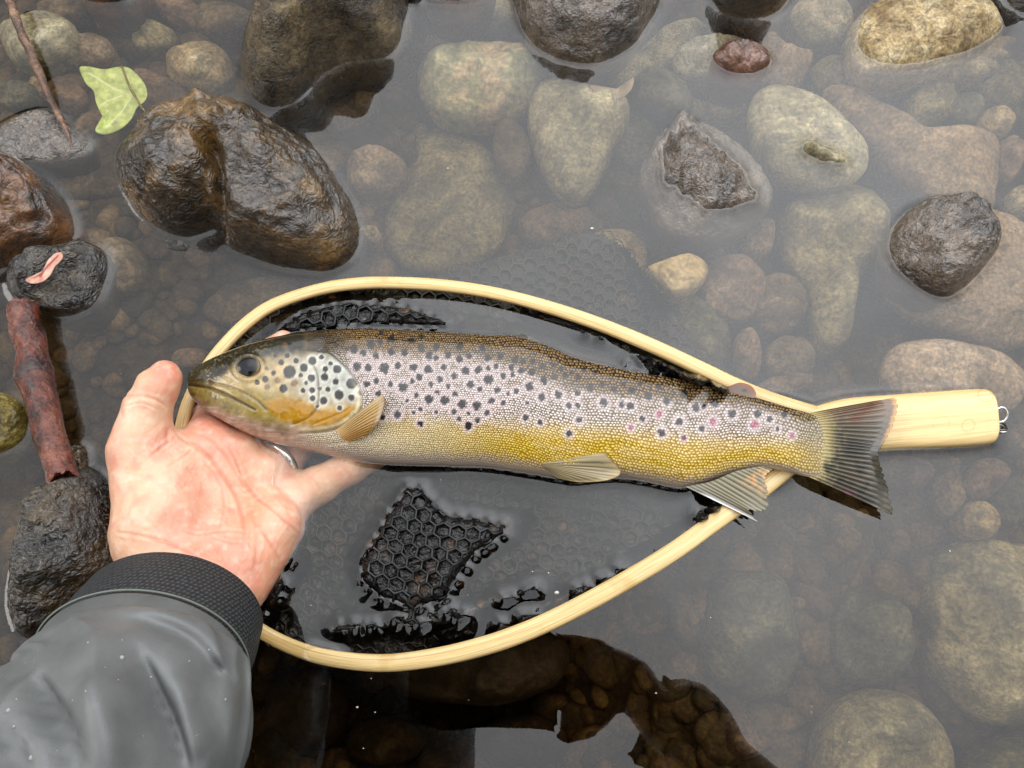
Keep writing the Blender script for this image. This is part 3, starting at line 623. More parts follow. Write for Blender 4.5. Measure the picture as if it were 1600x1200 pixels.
# the mesh bag: honeycomb of rubber cells, mostly under water, with folds that stick out
INSIDE = [tuple(p) for p in spline(HOOP[1:-1], 90)]
LUMP = [(628, 752), (660, 746), (680, 775), (700, 796), (760, 803), (822, 812), (800, 842), (748, 872), (722, 905), (700, 945), (640, 960), (590, 945), (556, 912), (553, 872), (580, 830), (600, 790)]
CREST = [(412, 530), (440, 500), (470, 480), (520, 467), (580, 464), (640, 476), (700, 496), (722, 508), (690, 516), (600, 512), (530, 520), (470, 522)]
OUT = [(630, 442), (700, 421), (760, 402), (850, 380), (902, 361), (945, 360), (985, 385), (1020, 432), (1055, 480), (1078, 520), (1125, 592), (1000, 540), (850, 480), (700, 447)]
STRIPS = [([(520, 985), (600, 975), (680, 968), (760, 945), (838, 915)], 15, .0135), ([(700, 1000), (820, 962), (960, 895), (1060, 838), (1135, 785)], 11, .0115),
          ([(830, 488), (900, 512), (980, 545), (1060, 580), (1140, 612)], 10, .015), ([(975, 568), (1060, 590), (1130, 612)], 15, .0125),
          ([(405, 980), (425, 935), (465, 878)], 14, .0125), ([(985, 385), (1010, 425), (1040, 470)], 10, .020), ([(1095, 800), (1130, 780)], 16, .011)]
def zf(px, py):
    P = p3(px/70, py/70)
    z = -.0165+.0018*fbm(P, 3)
    so = poly_sd(px, py, INSIDE); z = np.where(so > 0, -.0215+.002*fbm(P, 3), z)
    s = poly_sd(px, py, LUMP); z = z+ss(18, -22, s)*.0232-.0028*ss(700, 820, px)*ss(14, -20, s)
    s = poly_sd(px, py, CREST); z = z+ss(8, -12, s)*.0215
    for pts, w, h in STRIPS:
        d, t = seg_dist(px, py, pts); z = z+(h+(.0075 if h < .019 else .0015))*np.exp(-(d/w)**2)*(.85+.35*vnoise(p3(px/14, py/14, 3)))
    return z
FISHPOLY = [(310, 590), (420, 540), (600, 525), (760, 535), (1000, 592), (1200, 640), (1200, 720), (1000, 740), (760, 720), (600, 715), (420, 680)]
def hexnet(pitch, jit, ang, test, width, zoff=0.0, depth=.0016):
    ca_, sa_ = math.cos(ang), math.sin(ang); nx = int(1100/pitch)+4
    i, j = np.meshgrid(np.arange(-nx, nx), np.arange(-nx, nx), indexing='ij')
    u = (i+.5*(j % 2))*pitch; v = j*pitch*.866
    cx = 750+u*ca_-v*sa_; cy = 700+u*sa_+v*ca_; cx, cy = cx.ravel(), cy.ravel()
    keep = test(cx, cy); cx, cy = cx[keep], cy[keep]
    k = np.arange(6); th = ang+np.pi/6+k*np.pi/3; R = pitch/math.sqrt(3)
    X0 = cx[:, None]+R*np.cos(th); Y0 = cy[:, None]+R*np.sin(th)
    jx = jit*vnoise(p3(X0/38, Y0/38, 1)); jy = jit*vnoise(p3(X0/38, Y0/38, 9)); X0 = X0+jx; Y0 = Y0+jy
    mx, my = X0.mean(1, keepdims=True), Y0.mean(1, keepdims=True)
    rings = []
    for sfac, dz in ((1.0, 0), (1-width*.55, -.0001), (1-width, -.0007), (1-width*1.02, -depth)):
        x = mx+(X0-mx)*sfac; y = my+(Y0-my)*sfac
        if sfac < 1:       # round the openings a little
            d = np.hypot(x-mx, y-my); x = mx+(x-mx)*(1-.0*d); 
        rings.append((x, y, zf(x, y)+zoff+dz))
    V = np.stack([at(x, y, z) for x, y, z in rings], 1)   # cell, ring, corner
    nc = len(cx); idx = np.arange(nc*24).reshape(nc, 4, 6)
    q = []
    for r in range(3):
        q.append(np.stack([idx[:, r, :], np.roll(idx[:, r, :], -1, 1), np.roll(idx[:, r+1, :], -1, 1), idx[:, r+1, :]], -1).reshape(-1, 4))
    return V.reshape(-1, 3), np.vstack(q)
t_in = lambda x, y: (poly_sd(x, y, INSIDE) < 4) & (poly_sd(x, y, FISHPOLY) > -10)
t_lump = lambda x, y: (poly_sd(x, y, LUMP) < 8)
t_out = lambda x, y: (poly_sd(x, y, OUT) < -2) & (poly_sd(x, y, INSIDE) > -4)
parts = [hexnet(22.5, 3.5, .18, t_in, .20), hexnet(20, 7, .5, t_out, .22)]
v, f = join(parts)
nm = mesh_obj('net_mesh', v, f, M['rubber'], net, smooth=False); tag(nm, kind='stuff'); EMERGENT.append(nm)
# added dark glossy sheet under the honeycomb, for crumpled layers and reflecting water film
gx_, gy_ = np.meshgrid(np.arange(270, 1300, 4.0), np.arange(350, 1060, 4.0), indexing='ij')
sd_all = np.minimum(poly_sd(gx_, gy_, INSIDE), poly_sd(gx_, gy_, OUT))
zz = zf(gx_, gy_)-.0026+.0006*vnoise(p3(gx_/13, gy_/13))
V = at(gx_, gy_, zz).reshape(-1, 3); keep = (sd_all < -4).ravel()
Fg = grid_faces(*gx_.shape); Fg = Fg[keep[Fg].all(1)]
used = np.unique(Fg); mp = -np.ones(len(V), int); mp[used] = np.arange(len(used))
m, t, b, _ = new_mat('dark glossy net backing'); n_ = N(t, 'ShaderNodeTexNoise', ins={'Scale': 70, 'Detail': 5}); r_ = ramp(t, [(.5, (.004, .0035, .003)), (.62, (.012, .008, .005)), (.72, (.10, .05, .022))])
tcx = N(t, 'ShaderNodeTexCoord'); t.links.new(tcx.outputs['Object'], n_.inputs['Vector']); t.links.new(n_.outputs[0], r_.inputs[0]); t.links.new(r_.outputs[0], b.inputs['Base Color'])
b.inputs['Roughness'].default_value = .1; b.inputs['Specular IOR Level'].default_value = .4
n2 = N(t, 'ShaderNodeTexNoise', ins={'Scale': 260, 'Detail': 3}); t.links.new(tcx.outputs['Object'], n2.inputs['Vector']); bp = N(t, 'ShaderNodeBump', ins={'Strength': .7, 'Distance': .003}); t.links.new(n2.outputs[0], bp.inputs['Height']); t.links.new(bp.outputs[0], b.inputs['Normal'])
nl = mesh_obj('net_backing', V[used], mp[Fg], m, net); tag(nl, kind='stuff')

# ------------------------------------------------------------------ trout
TOP = [(294, 596), (296, 586), (306, 576), (330, 563), (370, 548), (420, 533), (470, 522), (530, 517), (600, 517), (680, 521), (760, 526), (800, 527), (832, 536), (865, 548), (900, 563), (960, 577), (1040, 591), (1100, 601), (1150, 613), (1200, 628), (1245, 641), (1285, 650), (1330, 655)]
BOT = [(294, 604), (296, 614), (304, 626), (330, 647), (380, 674), (430, 692), (500, 708), (560, 720), (620, 726), (700, 728), (760, 730), (830, 740), (870, 747), (900, 750), (960, 746), (1010, 752), (1060, 762), (1095, 758), (1140, 742), (1185, 731), (1225, 735), (1262, 745), (1300, 745), (1330, 735)]
def interp_curve(c, x):
    s = spline(c, 1200); return np.interp(x, s[:, 0], s[:, 1])
nu_, nv_ = 700, 200
ux = 294.2+(1330-294.2)*np.linspace(0, 1, nu_)**1.0
ux = 294.05+(1330-294.05)*(np.linspace(0, 1, nu_)**1.12)
ty, by_ = interp_curve(TOP, ux), interp_curve(BOT, ux)
# dense angles on the upper side
th = np.concatenate([np.linspace(0, np.pi, 170), np.linspace(np.pi, 2*np.pi, nv_-170+2)[1:-1]])
half = (by_-ty)/2*PX; midy = (ty+by_)/2
thick = half*(.50+.2*ss(520, 420, ux)); thick = np.minimum(thick, .0185)*(1-.35*ss(1100, 1320, ux)); thick = thick*(.7+.3*ss(290, 420, ux))+.0006
thick *= 1-.85*ss(1225, 1310, ux)
p_ = 2/2.25
cc = np.sign(np.cos(th))*np.abs(np.cos(th))**p_; sn = np.sign(np.sin(th))*np.abs(np.sin(th))**p_
ZC = .0005+.0125*ss(520, 310, ux)+.0095*ss(1080, 1220, ux)
A = at(ux, ty, ZC); B = at(ux, by_, ZC); mid = (A+B)/2; hv = (A-B)/2
V = mid[:, None]+hv[:, None]*cc[None, :, None]; V[..., 2] += thick[:, None]*sn[None, :]
FX, FY = proj(V)
up_side = ss(-.1, .3, sn)[None, :]
# relief: mouth, jaw bone, gill covers, eye socket, belly fold
def line_d(pts, w, n=40):
    d, _ = seg_dist(FX, FY, [tuple(p) for p in spline(pts, n)]); return np.exp(-(d/w)**2), d
mouth, _ = line_d([(292, 601), (310, 603), (330, 607), (352, 616), (375, 628), (398, 640)], 2.2)
maxil, _ = line_d([(325, 598), (350, 602), (376, 611), (400, 625), (416, 640)], 2.0)
jaw2, _ = line_d([(305, 628), (335, 650), (380, 668), (430, 682), (500, 694), (540, 690)], 3)
preop, _ = line_d([(491, 574), (496, 585), (498, 605), (498, 625), (492, 643), (478, 656), (455, 664)], 1.8)
gill_p = [(500, 549), (516, 552), (534, 568), (548, 583), (560, 602), (565, 620), (563, 640), (550, 655), (528, 668), (500, 675), (470, 676)]
gsp = [tuple(p) for p in spline(gill_p, 60)]
gd, gpar = seg_dist(FX, FY, gsp); inner = poly_sd(FX, FY, gsp+[(420, 690), (400, 600), (450, 545)])
gill = np.exp(-(gd/2.2)**2)
gline2, _ = line_d([(555, 628), (545, 640), (520, 652), (490, 664)], 1.6)
dz = -.0010*mouth-.0006*maxil-.0005*jaw2-.0007*preop-.0011*gill*(inner > -1)-.0005*gline2
edx = ss(455, 490, FX)
dz += .0010*ss(6, -12, inner)*ss(-60, -10, inner)*edx                    # gill cover stands proud
ed = np.hypot((FX-388)/21, (FY-574)/17.5); dz += .0009*np.exp(-((ed-1.12)/.22)**2)-.002*ss(1.0, .6, ed)
ribs, _ = line_d([(330, 640), (400, 664), (470, 678)], 2.0); dz -= .0003*ribs
dz += .0005*fbm(p3(FX/60, FY/60), 3)+.00012*fbm(p3(FX/9, FY/9), 2)*(FX < 560)
V[..., 2] += dz*up_side
vv = (FY-ty[:, None])/(by_-ty)[:, None]; vv = np.clip(vv, 0, 1)      # 0 back, 1 belly
# ---- colours in the place: gap colour and scale colour
def C(*c): return lin(*c)
def mixc(a, b, w): return a*(1-w[..., None])+np.asarray(b)*w[..., None]
nzl = fbm(p3(FX/45, FY/25), 4); nzs = fbm(p3(FX/7, FY/7), 3); nzf = fbm(p3(FX/2.4, FY/2.4), 2)
one = np.ones(FX.shape+(3,))
dot = one*C(250, 236, 224); gap = one*C(92, 72, 60)
# belly yellow
yb = 655+14*ss(560, 900, FX)+18*ss(900, 1150, FX)+3*nzs+7*nzl - 25*ss(1150, 1260, FX)*0
yel = ss(-26, 26, FY-yb+5*nzs)*ss(545, 640, FX)
dot = mixc(dot, C(244, 216, 96), yel*.9); gap = mixc(gap, C(160, 120, 8), yel)
deep = ss(.35, 1, nzl*.9+.45)*yel*ss(680, 850, FX)
gap = mixc(gap, C(160, 120, 4), deep*.8); dot = mixc(dot, C(236, 206, 62), deep*.8)
front = ss(820, 600, FX)*ss(640, 690, FY); dot = mixc(dot, C(236, 226, 200), front*.85); gap = mixc(gap, C(178, 158, 118), front*.8)
under = ss(.86, .97, vv+.02*nzs)*(FX > 400); dot = mixc(dot, C(196, 182, 172), under*.85); gap = mixc(gap, C(150, 132, 120), under*.85)
# back
bl = ty[:, None]+(by_-ty)[:, None]*(.17+.09*ss(740, 840, FX)-.07*ss(960, 1150, FX)); back = ss(12, -10, FY-bl+4*nzs)
gold = back; dot = mixc(dot, C(158, 122, 68), gold*.97); gap = mixc(gap, C(18, 12, 5), gold)
upm = ss(60, 0, FY-bl)*(1-back); dot = mixc(dot, C(190, 170, 142), upm*.7); gap = mixc(gap, C(76, 60, 44), upm*.7)
rb, _ = seg_dist(FX, FY, [(1100, 675), (1150, 681)]); rbm = np.exp(-(rb/6)**2)*ss(-.1, .4, nzf); gap = mixc(gap, C(110, 45, 15), rbm)
rr = np.exp(-((FY-640)/9)**2)*ss(600, 640, FX)*ss(800, 760, FX)*.5; gap = mixc(gap, C(150, 80, 40), rr*ss(-.2, .5, nzs))
tl = ss(1215, 1290, FX); dot = mixc(dot, C(175, 160, 120), tl*.7); gap = mixc(gap, C(95, 82, 48), tl*.6)
# spots: x, y, radius (pixels of the photograph), kind
SP1 = "1130,225,28 1020,195,20 1150,330,28 1222,338,24 1320,340,32 1405,320,22 1505,335,26 1213,440,22 1270,420,18 1360,440,20 1440,455,28 1540,395,20 1525,505,18 1285,500,22 1500,420,14 1185,245,16 1240,200,20 1450,245,20 1550,215,20 1590,355,20"
SP1K = "1400,630,22 1307,645,20 1505,620,14 1548,600,14 1548,685,18 1360,160,22 1490,170,18 1300,120,14"
SP2 = "75,195,24 135,180,18 35,250,20 110,265,22 205,240,22 285,245,22 390,215,24 490,210,22 440,265,26 485,275,18 560,260,24 630,285,22 695,262,20 810,280,24 60,335,24 160,345,32 245,328,22 345,335,24 440,350,26 535,335,20 670,355,26 750,350,24 810,340,16 860,330,18 955,335,20 600,390,22 510,410,22 385,400,20 335,420,16 280,460,32 200,445,20 110,425,18 455,445,18 560,455,18 700,440,26 760,470,22 815,410,30 870,475,22 905,390,20 965,380,16 1020,355,22 1085,365,24 1160,420,26 1070,455,28 985,485,20 935,500,14 605,500,20 495,490,18 363,510,18 440,535,30 540,545,30 650,565,30 740,570,30 830,545,24 905,560,18 305,545,14 1055,560,14 1145,520,26 1250,505,26 1225,395,22 1295,385,22 1370,395,20 1370,500,22 1450,470,24 1315,575,22 1370,575,18 1535,555,28 1380,665,22 1525,440,22"
SP2K = "240,630,24 147,645,20 388,600,16 388,685,20 485,615,14 595,612,18 628,660,16 688,700,24 690,622,12 745,665,18 805,622,20 1045,650,20 1135,678,18 1315,750,22 210,160,22 330,172,20 145,120,14 395,140,14 490,200,18 635,208,22 775,215,22 890,265,22 980,285,22 1030,300,20 1090,300,20 1150,330,20 1220,320,18 1270,345,18 1330,370,16 1410,350,16 1480,370,16"
SP3 = "525,530,22 580,535,26 690,475,28 805,505,26 915,465,26 990,550,26 1040,540,20 1110,520,26 1215,585,26 1375,590,24 1450,620,22 1540,590,20 885,635,26 655,620,20 480,435,20 540,400,20 590,440,22 760,420,18 1060,460,18 1500,680,16 640,400,16"
SP3K = "775,705,26 1025,680,20 915,735,18"; SP3M = "760,590,20 585,672,18 1095,635,24 1355,655,26 1590,720,18 915,745,13"
HS = "730,365,40 820,340,26 875,298,26 770,295,18 678,305,18 715,262,16 930,275,16 988,315,14 955,350,18 1030,352,26 950,400,24 868,405,24 1020,428,20 1120,440,34 970,475,17 872,480,19 815,483,16 690,468,26 800,388,15 578,410,20 528,430,16 628,370,16 1040,510,30 943,545,24 875,530,18 1118,528,20 1168,498,16 1045,592,16 905,580,12 920,470,14 835,435,12 1130,628,10 640,262,12"
HB = "760,435,22 655,415,20 590,460,18 700,200,20 590,345,12"
def parse(s, ox, oy): return [(ox+float(a)/4, oy+float(b)/4, float(c)/4) for a, b, c in (q.split(',') for q in s.split())]
grey = parse(SP1, 270, 490)+parse(SP2, 560, 490)+parse(SP3, 840, 500); blk = parse(SP1K, 270, 490)+parse(SP2K, 560, 490)+parse(SP3K, 840, 500); mag = parse(SP3M, 840, 500)
head_s = parse(HS, 270, 490); head_b = parse(HB, 270, 490)
def spotmask(lst, jag, soft, grow=1.0):
    m = np.zeros(FX.shape)
    for x, y, r in lst:
        w = (np.abs(FX-x) < r*2.5) & (np.abs(FY-y) < r*2.5)
        d = np.hypot(FX[w]-x, (FY[w]-y)*.95)/(r*grow)+jag*nzf[w]; m[w] = np.maximum(m[w], ss(1+soft, 1-soft, d))
    return m
halo = spotmask(grey+blk+mag, .15, .45, 1.75)*(1-back); dot = mixc(dot, C(246, 232, 232), halo*.6); gap = mixc(gap, C(214, 190, 190), halo*.6)
sg = spotmask(grey, .34, .2, .95); sb = spotmask(blk, .34, .2, .95); sm = spotmask(mag, .3, .3)
dark = np.maximum(sg, sb)
spk = np.clip(nzf*1.2-.55, 0, 1)*.5
for arr in (0,):
    dot = mixc(dot, C(26, 23, 23), dark*.95); gap = mixc(gap, C(14, 12, 12), dark)
    dot = mixc(dot, C(170, 80, 110), sm*.8); gap = mixc(gap, C(135, 40, 70), sm*.9)
# ---- head colour
hd = np.clip(np.maximum(ss(4, -4, inner), ss(470, 440, FX+ (FY-520)*.3)), 0, 1)
hd = np.where(FX > 575, 0, hd); hd = np.where((FX < 480) & (FY < 690), np.maximum(hd, ss(490, 470, FX)), hd)
H = one*C(188, 162, 112)
H = mixc(H, C(184, 182, 168), ss(430, 505, FX)*ss(645, 600, FY)*.95); H = mixc(H, C(160, 174, 170), ss(495, 530, FX)*ss(640, 600, FY)*.7*(.6+.4*nzl))
hdw = .15+.22*ss(390, 310, FX)+.03*nzl; H = mixc(H, C(110, 96, 62), ss(.16, .0, vv-hdw)*.9); H = mixc(H, C(30, 26, 12), ss(.05, -.03, vv-hdw+.02*nzs)*.97)
H = mixc(H, C(70, 60, 30), ss(350, 305, FX)*ss(612, 600, FY)*.9)
H = mixc(H, C(150, 128, 52), ss(597, 610, FY-(FX-330)*.08)*ss(470, 420, FX)*.85); 
H = mixc(H, C(122, 104, 50), ss(.5, .62, vv)*ss(400, 330, FX)*.8*(.6+.6*np.abs(nzs)))
yp = poly_sd(FX, FY, [(414, 628), (440, 620), (470, 626), (492, 634), (497, 642), (520, 640), (545, 636), (560, 634), (553, 648), (530, 662), (500, 671), (470, 664), (440, 658), (424, 645)])+3*nzs
H = mixc(H, C(184, 132, 0), ss(5, -5, yp)*.98); H = mixc(H, C(150, 102, 0), ss(3, -8, yp)*np.clip(nzs*.8, 0, 1))
low = ss(.74, .9, vv+.03*nzs); H = mixc(H, C(178, 150, 132), low*.95); H = mixc(H, C(150, 112, 92), low*np.clip(fbm(p3(FX/40, FY/3), 3), 0, 1)*.9)
H = mixc(H, C(196, 184, 168), low*np.clip(fbm(p3(FX/30+5, FY/3), 3)-.1, 0, 1)*1.0)
hs1 = spotmask(head_s, .06, .12, 1.0); hs2 = spotmask(head_b, .1, .3, 1.0); hh = spotmask(head_s, .05, .3, 1.6)
H = mixc(H, C(226, 222, 208), hh*.6*ss(430, 500, FX)); H = mixc(H, C(26, 24, 22), hs1*.98); H = mixc(H, C(105, 78, 44), hs2*.85)
H = mixc(H, C(70, 52, 30), mouth*.9); H = mixc(H, C(92, 74, 36), maxil*.7); H = mixc(H, C(70, 58, 34), preop*.75*ss(665, 640, FY))
H = mixc(H, C(196, 170, 96), np.clip(nzf-.35, 0, 1)*ss(460, 380, FX)*.5)
H = mixc(H, C(225, 210, 165), np.exp(-((inner+5)/2.6)**2)*ss(.32, .55, gpar)*.85*edx)
H = H*.84*(1+.24*nzs[..., None]+.07*nzf[..., None])
edge = np.exp(-((inner-.5)/2.0)**2)*edx
dot = mixc(dot, H, hd); gap = mixc(gap, H, hd)
gl_dark = edge*ss(.5, .1, gpar); dot = mixc(dot, C(30, 25, 18), gl_dark*.9); gap = mixc(gap, C(30, 25, 18), gl_dark*.9)
dot = mixc(dot, C(120, 96, 60), edge*ss(.45, .6, gpar)*.5); gap = mixc(gap, C(110, 86, 50), edge*ss(.45, .6, gpar)*.5)
scal = (1-hd)*ss(.99, .93, vv)*(1-.25*ss(1250, 1320, FX))
scal = np.where((FX < 530) & (inner > 0) & (vv < .5), scal*ss(478, 500, FX+0*FY), scal)
neck = ss(570, 490, FX)*ss(14, -4, FY-bl)*(1-hd); dot = mixc(dot, C(70, 56, 32), neck*.9); gap = mixc(gap, C(20, 16, 8), neck*.9)
wx_ = .55*fbm(p3(FX/26, FY/26, 2), 3); wy_ = .55*fbm(p3(FX/26, FY/26, 8), 3)
slen = 4.3+1.5*ss(700, 1000, FX)     # scale pitch grows towards the tail
UVx = np.cumsum(np.concatenate([[0], np.diff(ux)/(3.5+1.5*ss(650, 1000, ux[1:]))]))
uv3 = np.stack([np.broadcast_to(UVx[:, None], FX.shape)+wx_, (FY-midy[:, None])/(3.2+1.3*ss(650, 1000, FX))+wy_, np.zeros_like(FX)], -1)
fm, t, b, _ = new_mat('trout skin'); L = t.links.new
aD = N(t, 'ShaderNodeAttribute', attribute_name='scale_colour'); aG = N(t, 'ShaderNodeAttribute', attribute_name='gap_colour'); aU = N(t, 'ShaderNodeAttribute', attribute_name='scale_place'); aS = N(t, 'ShaderNodeAttribute', attribute_name='scaly')
vr = N(t, 'ShaderNodeTexVoronoi', voronoi_dimensions='2D', feature='F1', ins={'Scale': 1.0, 'Randomness': .34})
# staggered rows: shear the lattice by half a scale per row
sp = N(t, 'ShaderNodeSeparateXYZ'); L(aU.outputs['Vector'], sp.inputs[0]); 0
fy = N(t, 'ShaderNodeMath', operation='FLOOR')
yh = N(t, 'ShaderNodeMath', operation='ADD', ins={1: .5}); L(sp.outputs[1], yh.inputs[0]); L(yh.outputs[0], fy.inputs[0]); par2 = N(t, 'ShaderNodeMath', operation='FLOORED_MODULO', ins={1: 2.0}); L(fy.outputs[0], par2.inputs[0]); shx = N(t, 'ShaderNodeMath', operation='MULTIPLY_ADD', ins={1: .5}); L(par2.outputs[0], shx.inputs[0]); L(sp.outputs[0], shx.inputs[2])
cb = N(t, 'ShaderNodeCombineXYZ'); L(shx.outputs[0], cb.inputs[0]); L(sp.outputs[1], cb.inputs[1]); L(cb.outputs[0], vr.inputs['Vector'])
mr = N(t, 'ShaderNodeMapRange', interpolation_type='SMOOTHSTEP', ins={'From Min': .50, 'From Max': .22, 'To Min': 0, 'To Max': 1}); L(vr.outputs['Distance'], mr.inputs[0])
rc = N(t, 'ShaderNodeSeparateColor'); L(vr.outputs['Color'], rc.inputs[0]); rv = N(t, 'ShaderNodeMapRange', ins={'To Min': .55, 'To Max': 1.1}); L(rc.outputs[0], rv.inputs[0])
dm = N(t, 'ShaderNodeMath', operation='MULTIPLY', use_clamp=True); L(mr.outputs[0], dm.inputs[0]); L(rv.outputs[0], dm.inputs[1])
mx = N(t, 'ShaderNodeMix', data_type='RGBA'); L(dm.outputs[0], mx.inputs[0]); L(aG.outputs['Vector'], mx.inputs[6]); L(aD.outputs['Vector'], mx.inputs[7])
half_ = N(t, 'ShaderNodeMix', data_type='RGBA', ins={0: .5}); L(aG.outputs['Vector'], half_.inputs[6]); L(aD.outputs['Vector'], half_.inputs[7])
fin = N(t, 'ShaderNodeMix', data_type='RGBA'); L(aS.outputs['Fac'], fin.inputs[0]); L(half_.outputs[2], fin.inputs[6]); L(mx.outputs[2], fin.inputs[7]); L(fin.outputs[2], b.inputs['Base Color'])
hm = N(t, 'ShaderNodeMath', operation='MULTIPLY'); L(dm.outputs[0], hm.inputs[0]); L(aS.outputs['Fac'], hm.inputs[1])
bp = N(t, 'ShaderNodeBump', ins={'Strength': .8, 'Distance': .0006}); L(hm.outputs[0], bp.inputs['Height']); L(bp.outputs[0], b.inputs['Normal'])
b.inputs['Roughness'].default_value = .42; b.inputs['Specular IOR Level'].default_value = .2
b.inputs['Coat Weight'].default_value = 1.0; b.inputs['Coat Roughness'].default_value = .06; b.inputs['Coat IOR'].default_value = 1.5
b.inputs['Subsurface Weight'].default_value = 0.0
trout = empty('trout', at(800, 640, 0)); tag(trout, 'spotted brown trout with a yellow belly, cradled in the left hand above the net', 'fish')
skin = mesh_obj('body', V.reshape(-1, 3), grid_faces(nu_, nv_, wrap_v=True)[:, ::-1].copy(), fm, trout,
                attrs={'scale_colour': dot.reshape(-1, 3), 'gap_colour': gap.reshape(-1, 3), 'scaly': scal.ravel(), 'scale_place': uv3.reshape(-1, 3)})
EMERGENT.append(skin)
skin_bvh = None
def skin_z(px, py):
    k = np.argmin((FX-px)**2+(FY-py)**2+1e6*(sn[None, :] < 0)); return V.reshape(-1, 3)[k, 2]
# eye
em, t, b, _ = new_mat('trout eye'); tcx = N(t, 'ShaderNodeTexCoord'); vl = N(t, 'ShaderNodeVectorMath', operation='LENGTH'); t.links.new(tcx.outputs['Object'], vl.inputs[0])
msc = N(t, 'ShaderNodeMath', operation='MULTIPLY', ins={1: 1/.0073}); t.links.new(vl.outputs['Value'], msc.inputs[0])
r_ = ramp(t, [(0, (.002, .002, .004)), (.72, (.004, .004, .007)), (.80, (.02, .016, .01)), (.90, (.20, .14, .05)), (.99, (.02, .017, .01))]); t.links.new(msc.outputs[0], r_.inputs[0]); t.links.new(r_.outputs[0], b.inputs['Base Color'])
b.inputs['Roughness'].default_value = .3; b.inputs['Specular IOR Level'].default_value = .1; b.inputs['Coat Weight'].default_value = 1; b.inputs['Coat Roughness'].default_value = .03; b.inputs['Coat IOR'].default_value = 1.38
def dome(cx, cy, z, rx, ry, h, n=40, m_=16):
    c = at(cx, cy, z); a = np.linspace(0, 2*np.pi, n, endpoint=False); p = np.linspace(0, np.pi*.62, m_)
    V = np.stack([np.outer(np.sin(p), np.cos(a))*rx, np.outer(np.sin(p), np.sin(a))*ry, np.outer(np.cos(p), np.ones(n))*h], -1)
    return V.reshape(-1, 3)+c, grid_faces(m_, n, wrap_v=True), c
ez = skin_z(388, 574)
v, f, c = dome(389, 575, ez-.0010, .0080, .0068, .0036); eye = mesh_obj('eye', v, f, em, trout, origin=c)
v, f, c = dome(308, 580, skin_z(308, 580)-.0006, .0012, .0009, .0006, 16, 8); mesh_obj('nostril', v, f, simple('dark nostril', (.012, .01, .006), .3), trout)

# fins
finm, t, b, out = new_mat('trout fin'); L = t.links.new
ac = N(t, 'ShaderNodeAttribute', attribute_name='fin_colour'); aa = N(t, 'ShaderNodeAttribute', attribute_name='clear')
L(ac.outputs['Vector'], b.inputs['Base Color']); b.inputs['Roughness'].default_value = .3; b.inputs['Coat Weight'].default_value = .6; b.inputs['Coat Roughness'].default_value = .12
tr = N(t, 'ShaderNodeBsdfTransparent', ins={'Color': (.85, .75, .6, 1)}); mxs = N(t, 'ShaderNodeMixShader'); L(aa.outputs['Fac'], mxs.inputs[0]); L(b.outputs[0], mxs.inputs[1]); L(tr.outputs[0], mxs.inputs[2]); L(mxs.outputs[0], out.inputs[0])
def fin_mesh(name, base, tip, nray, colf, clearf, wave=.0004, jag=.0, per=8, nv=46, bow=0.0, thick=.0004):
    """base / tip: (px, py, z) polylines met by nray rays; colf(u, v, ray, x, y) -> colours"""
    nu = nray*per+1; u = np.linspace(0, 1, nu); v = np.linspace(0, 1, nv)
    b_ = spline(base, nu); t_ = spline(tip, nu)
    k = u*nray; rid = np.floor(k); rf = k-rid; ray = np.abs(np.cos(np.pi*rf))          # 1 on a ray, 0 between
    ext = 1-jag*(.5+.5*vnoise(p3(np.round(k)*3.7, 0*k)))*(1-.25*ray)-jag*.55*(1-ray)**2
    Pb = at(b_[:, 0], b_[:, 1], b_[:, 2]); Pt = at(t_[:, 0], t_[:, 1], t_[:, 2])
    P = Pb[:, None]+(Pt-Pb)[:, None]*(v[None, :, None]*ext[:, None, None])
    U, Vv = np.meshgrid(u, v, indexing='ij')
    P[..., 2] += wave*ray[:, None]*np.sin(np.pi*np.clip(Vv*1.1+.05, 0, 1))**.5+bow*np.sin(np.pi*U)*Vv
    x, y = proj(P); R = np.broadcast_to(ray[:, None], U.shape)
    colr = colf(U, Vv, R, x, y); clr = clearf(U, Vv, R, x, y)
    Q = P.copy(); Q[..., 2] -= thick; Vt = np.vstack([P.reshape(-1, 3), Q.reshape(-1, 3)]); g = grid_faces(nu, nv); n0 = nu*nv
    per_ = np.concatenate([np.arange(nv), np.arange(1, nu)*nv+nv-1, (nu-1)*nv+np.arange(nv-2, -1, -1), np.arange(nu-2, 0, -1)*nv])
    q = np.roll(per_, -1); side = np.stack([per_, per_+n0, q+n0, q], -1)
    Fc = np.vstack([g, g[:, ::-1]+n0, side])
    return mesh_obj(name, Vt, Fc, finm, trout, attrs={'fin_colour': np.tile(colr.reshape(-1, 3), (2, 1)), 'clear': np.tile(clr.ravel(), 2)})
def cst(c): return lambda U, V, R, x, y: np.ones(U.shape+(3,))*C(*c)
zt = skin_z(545, 672)
def pect(U, V_, R, x, y):
    c = mixc(np.ones(U.shape+(3,))*C(196, 160, 96), C(160, 112, 22), ss(.2, .9, U)); c = mixc(c, C(88, 64, 22), (1-R)**1.2*.75*ss(0, .3, V_)); c = mixc(c, C(110, 84, 30), ss(.75, 1, V_)*.7); return mixc(c, C(205, 185, 150), ss(.25, 0, U)*.6)
fin_mesh('pectoral_fin', [(525, 672, zt), (532, 682, zt-.001), (545, 690, zt-.002)], [(598, 615, zt+.009), (602, 632, zt+.008), (592, 660, zt+.006), (572, 682, zt+.002)], 11, pect, lambda U, V, R, x, y: .12*(1-R)*V, bow=.002, wave=.0008)
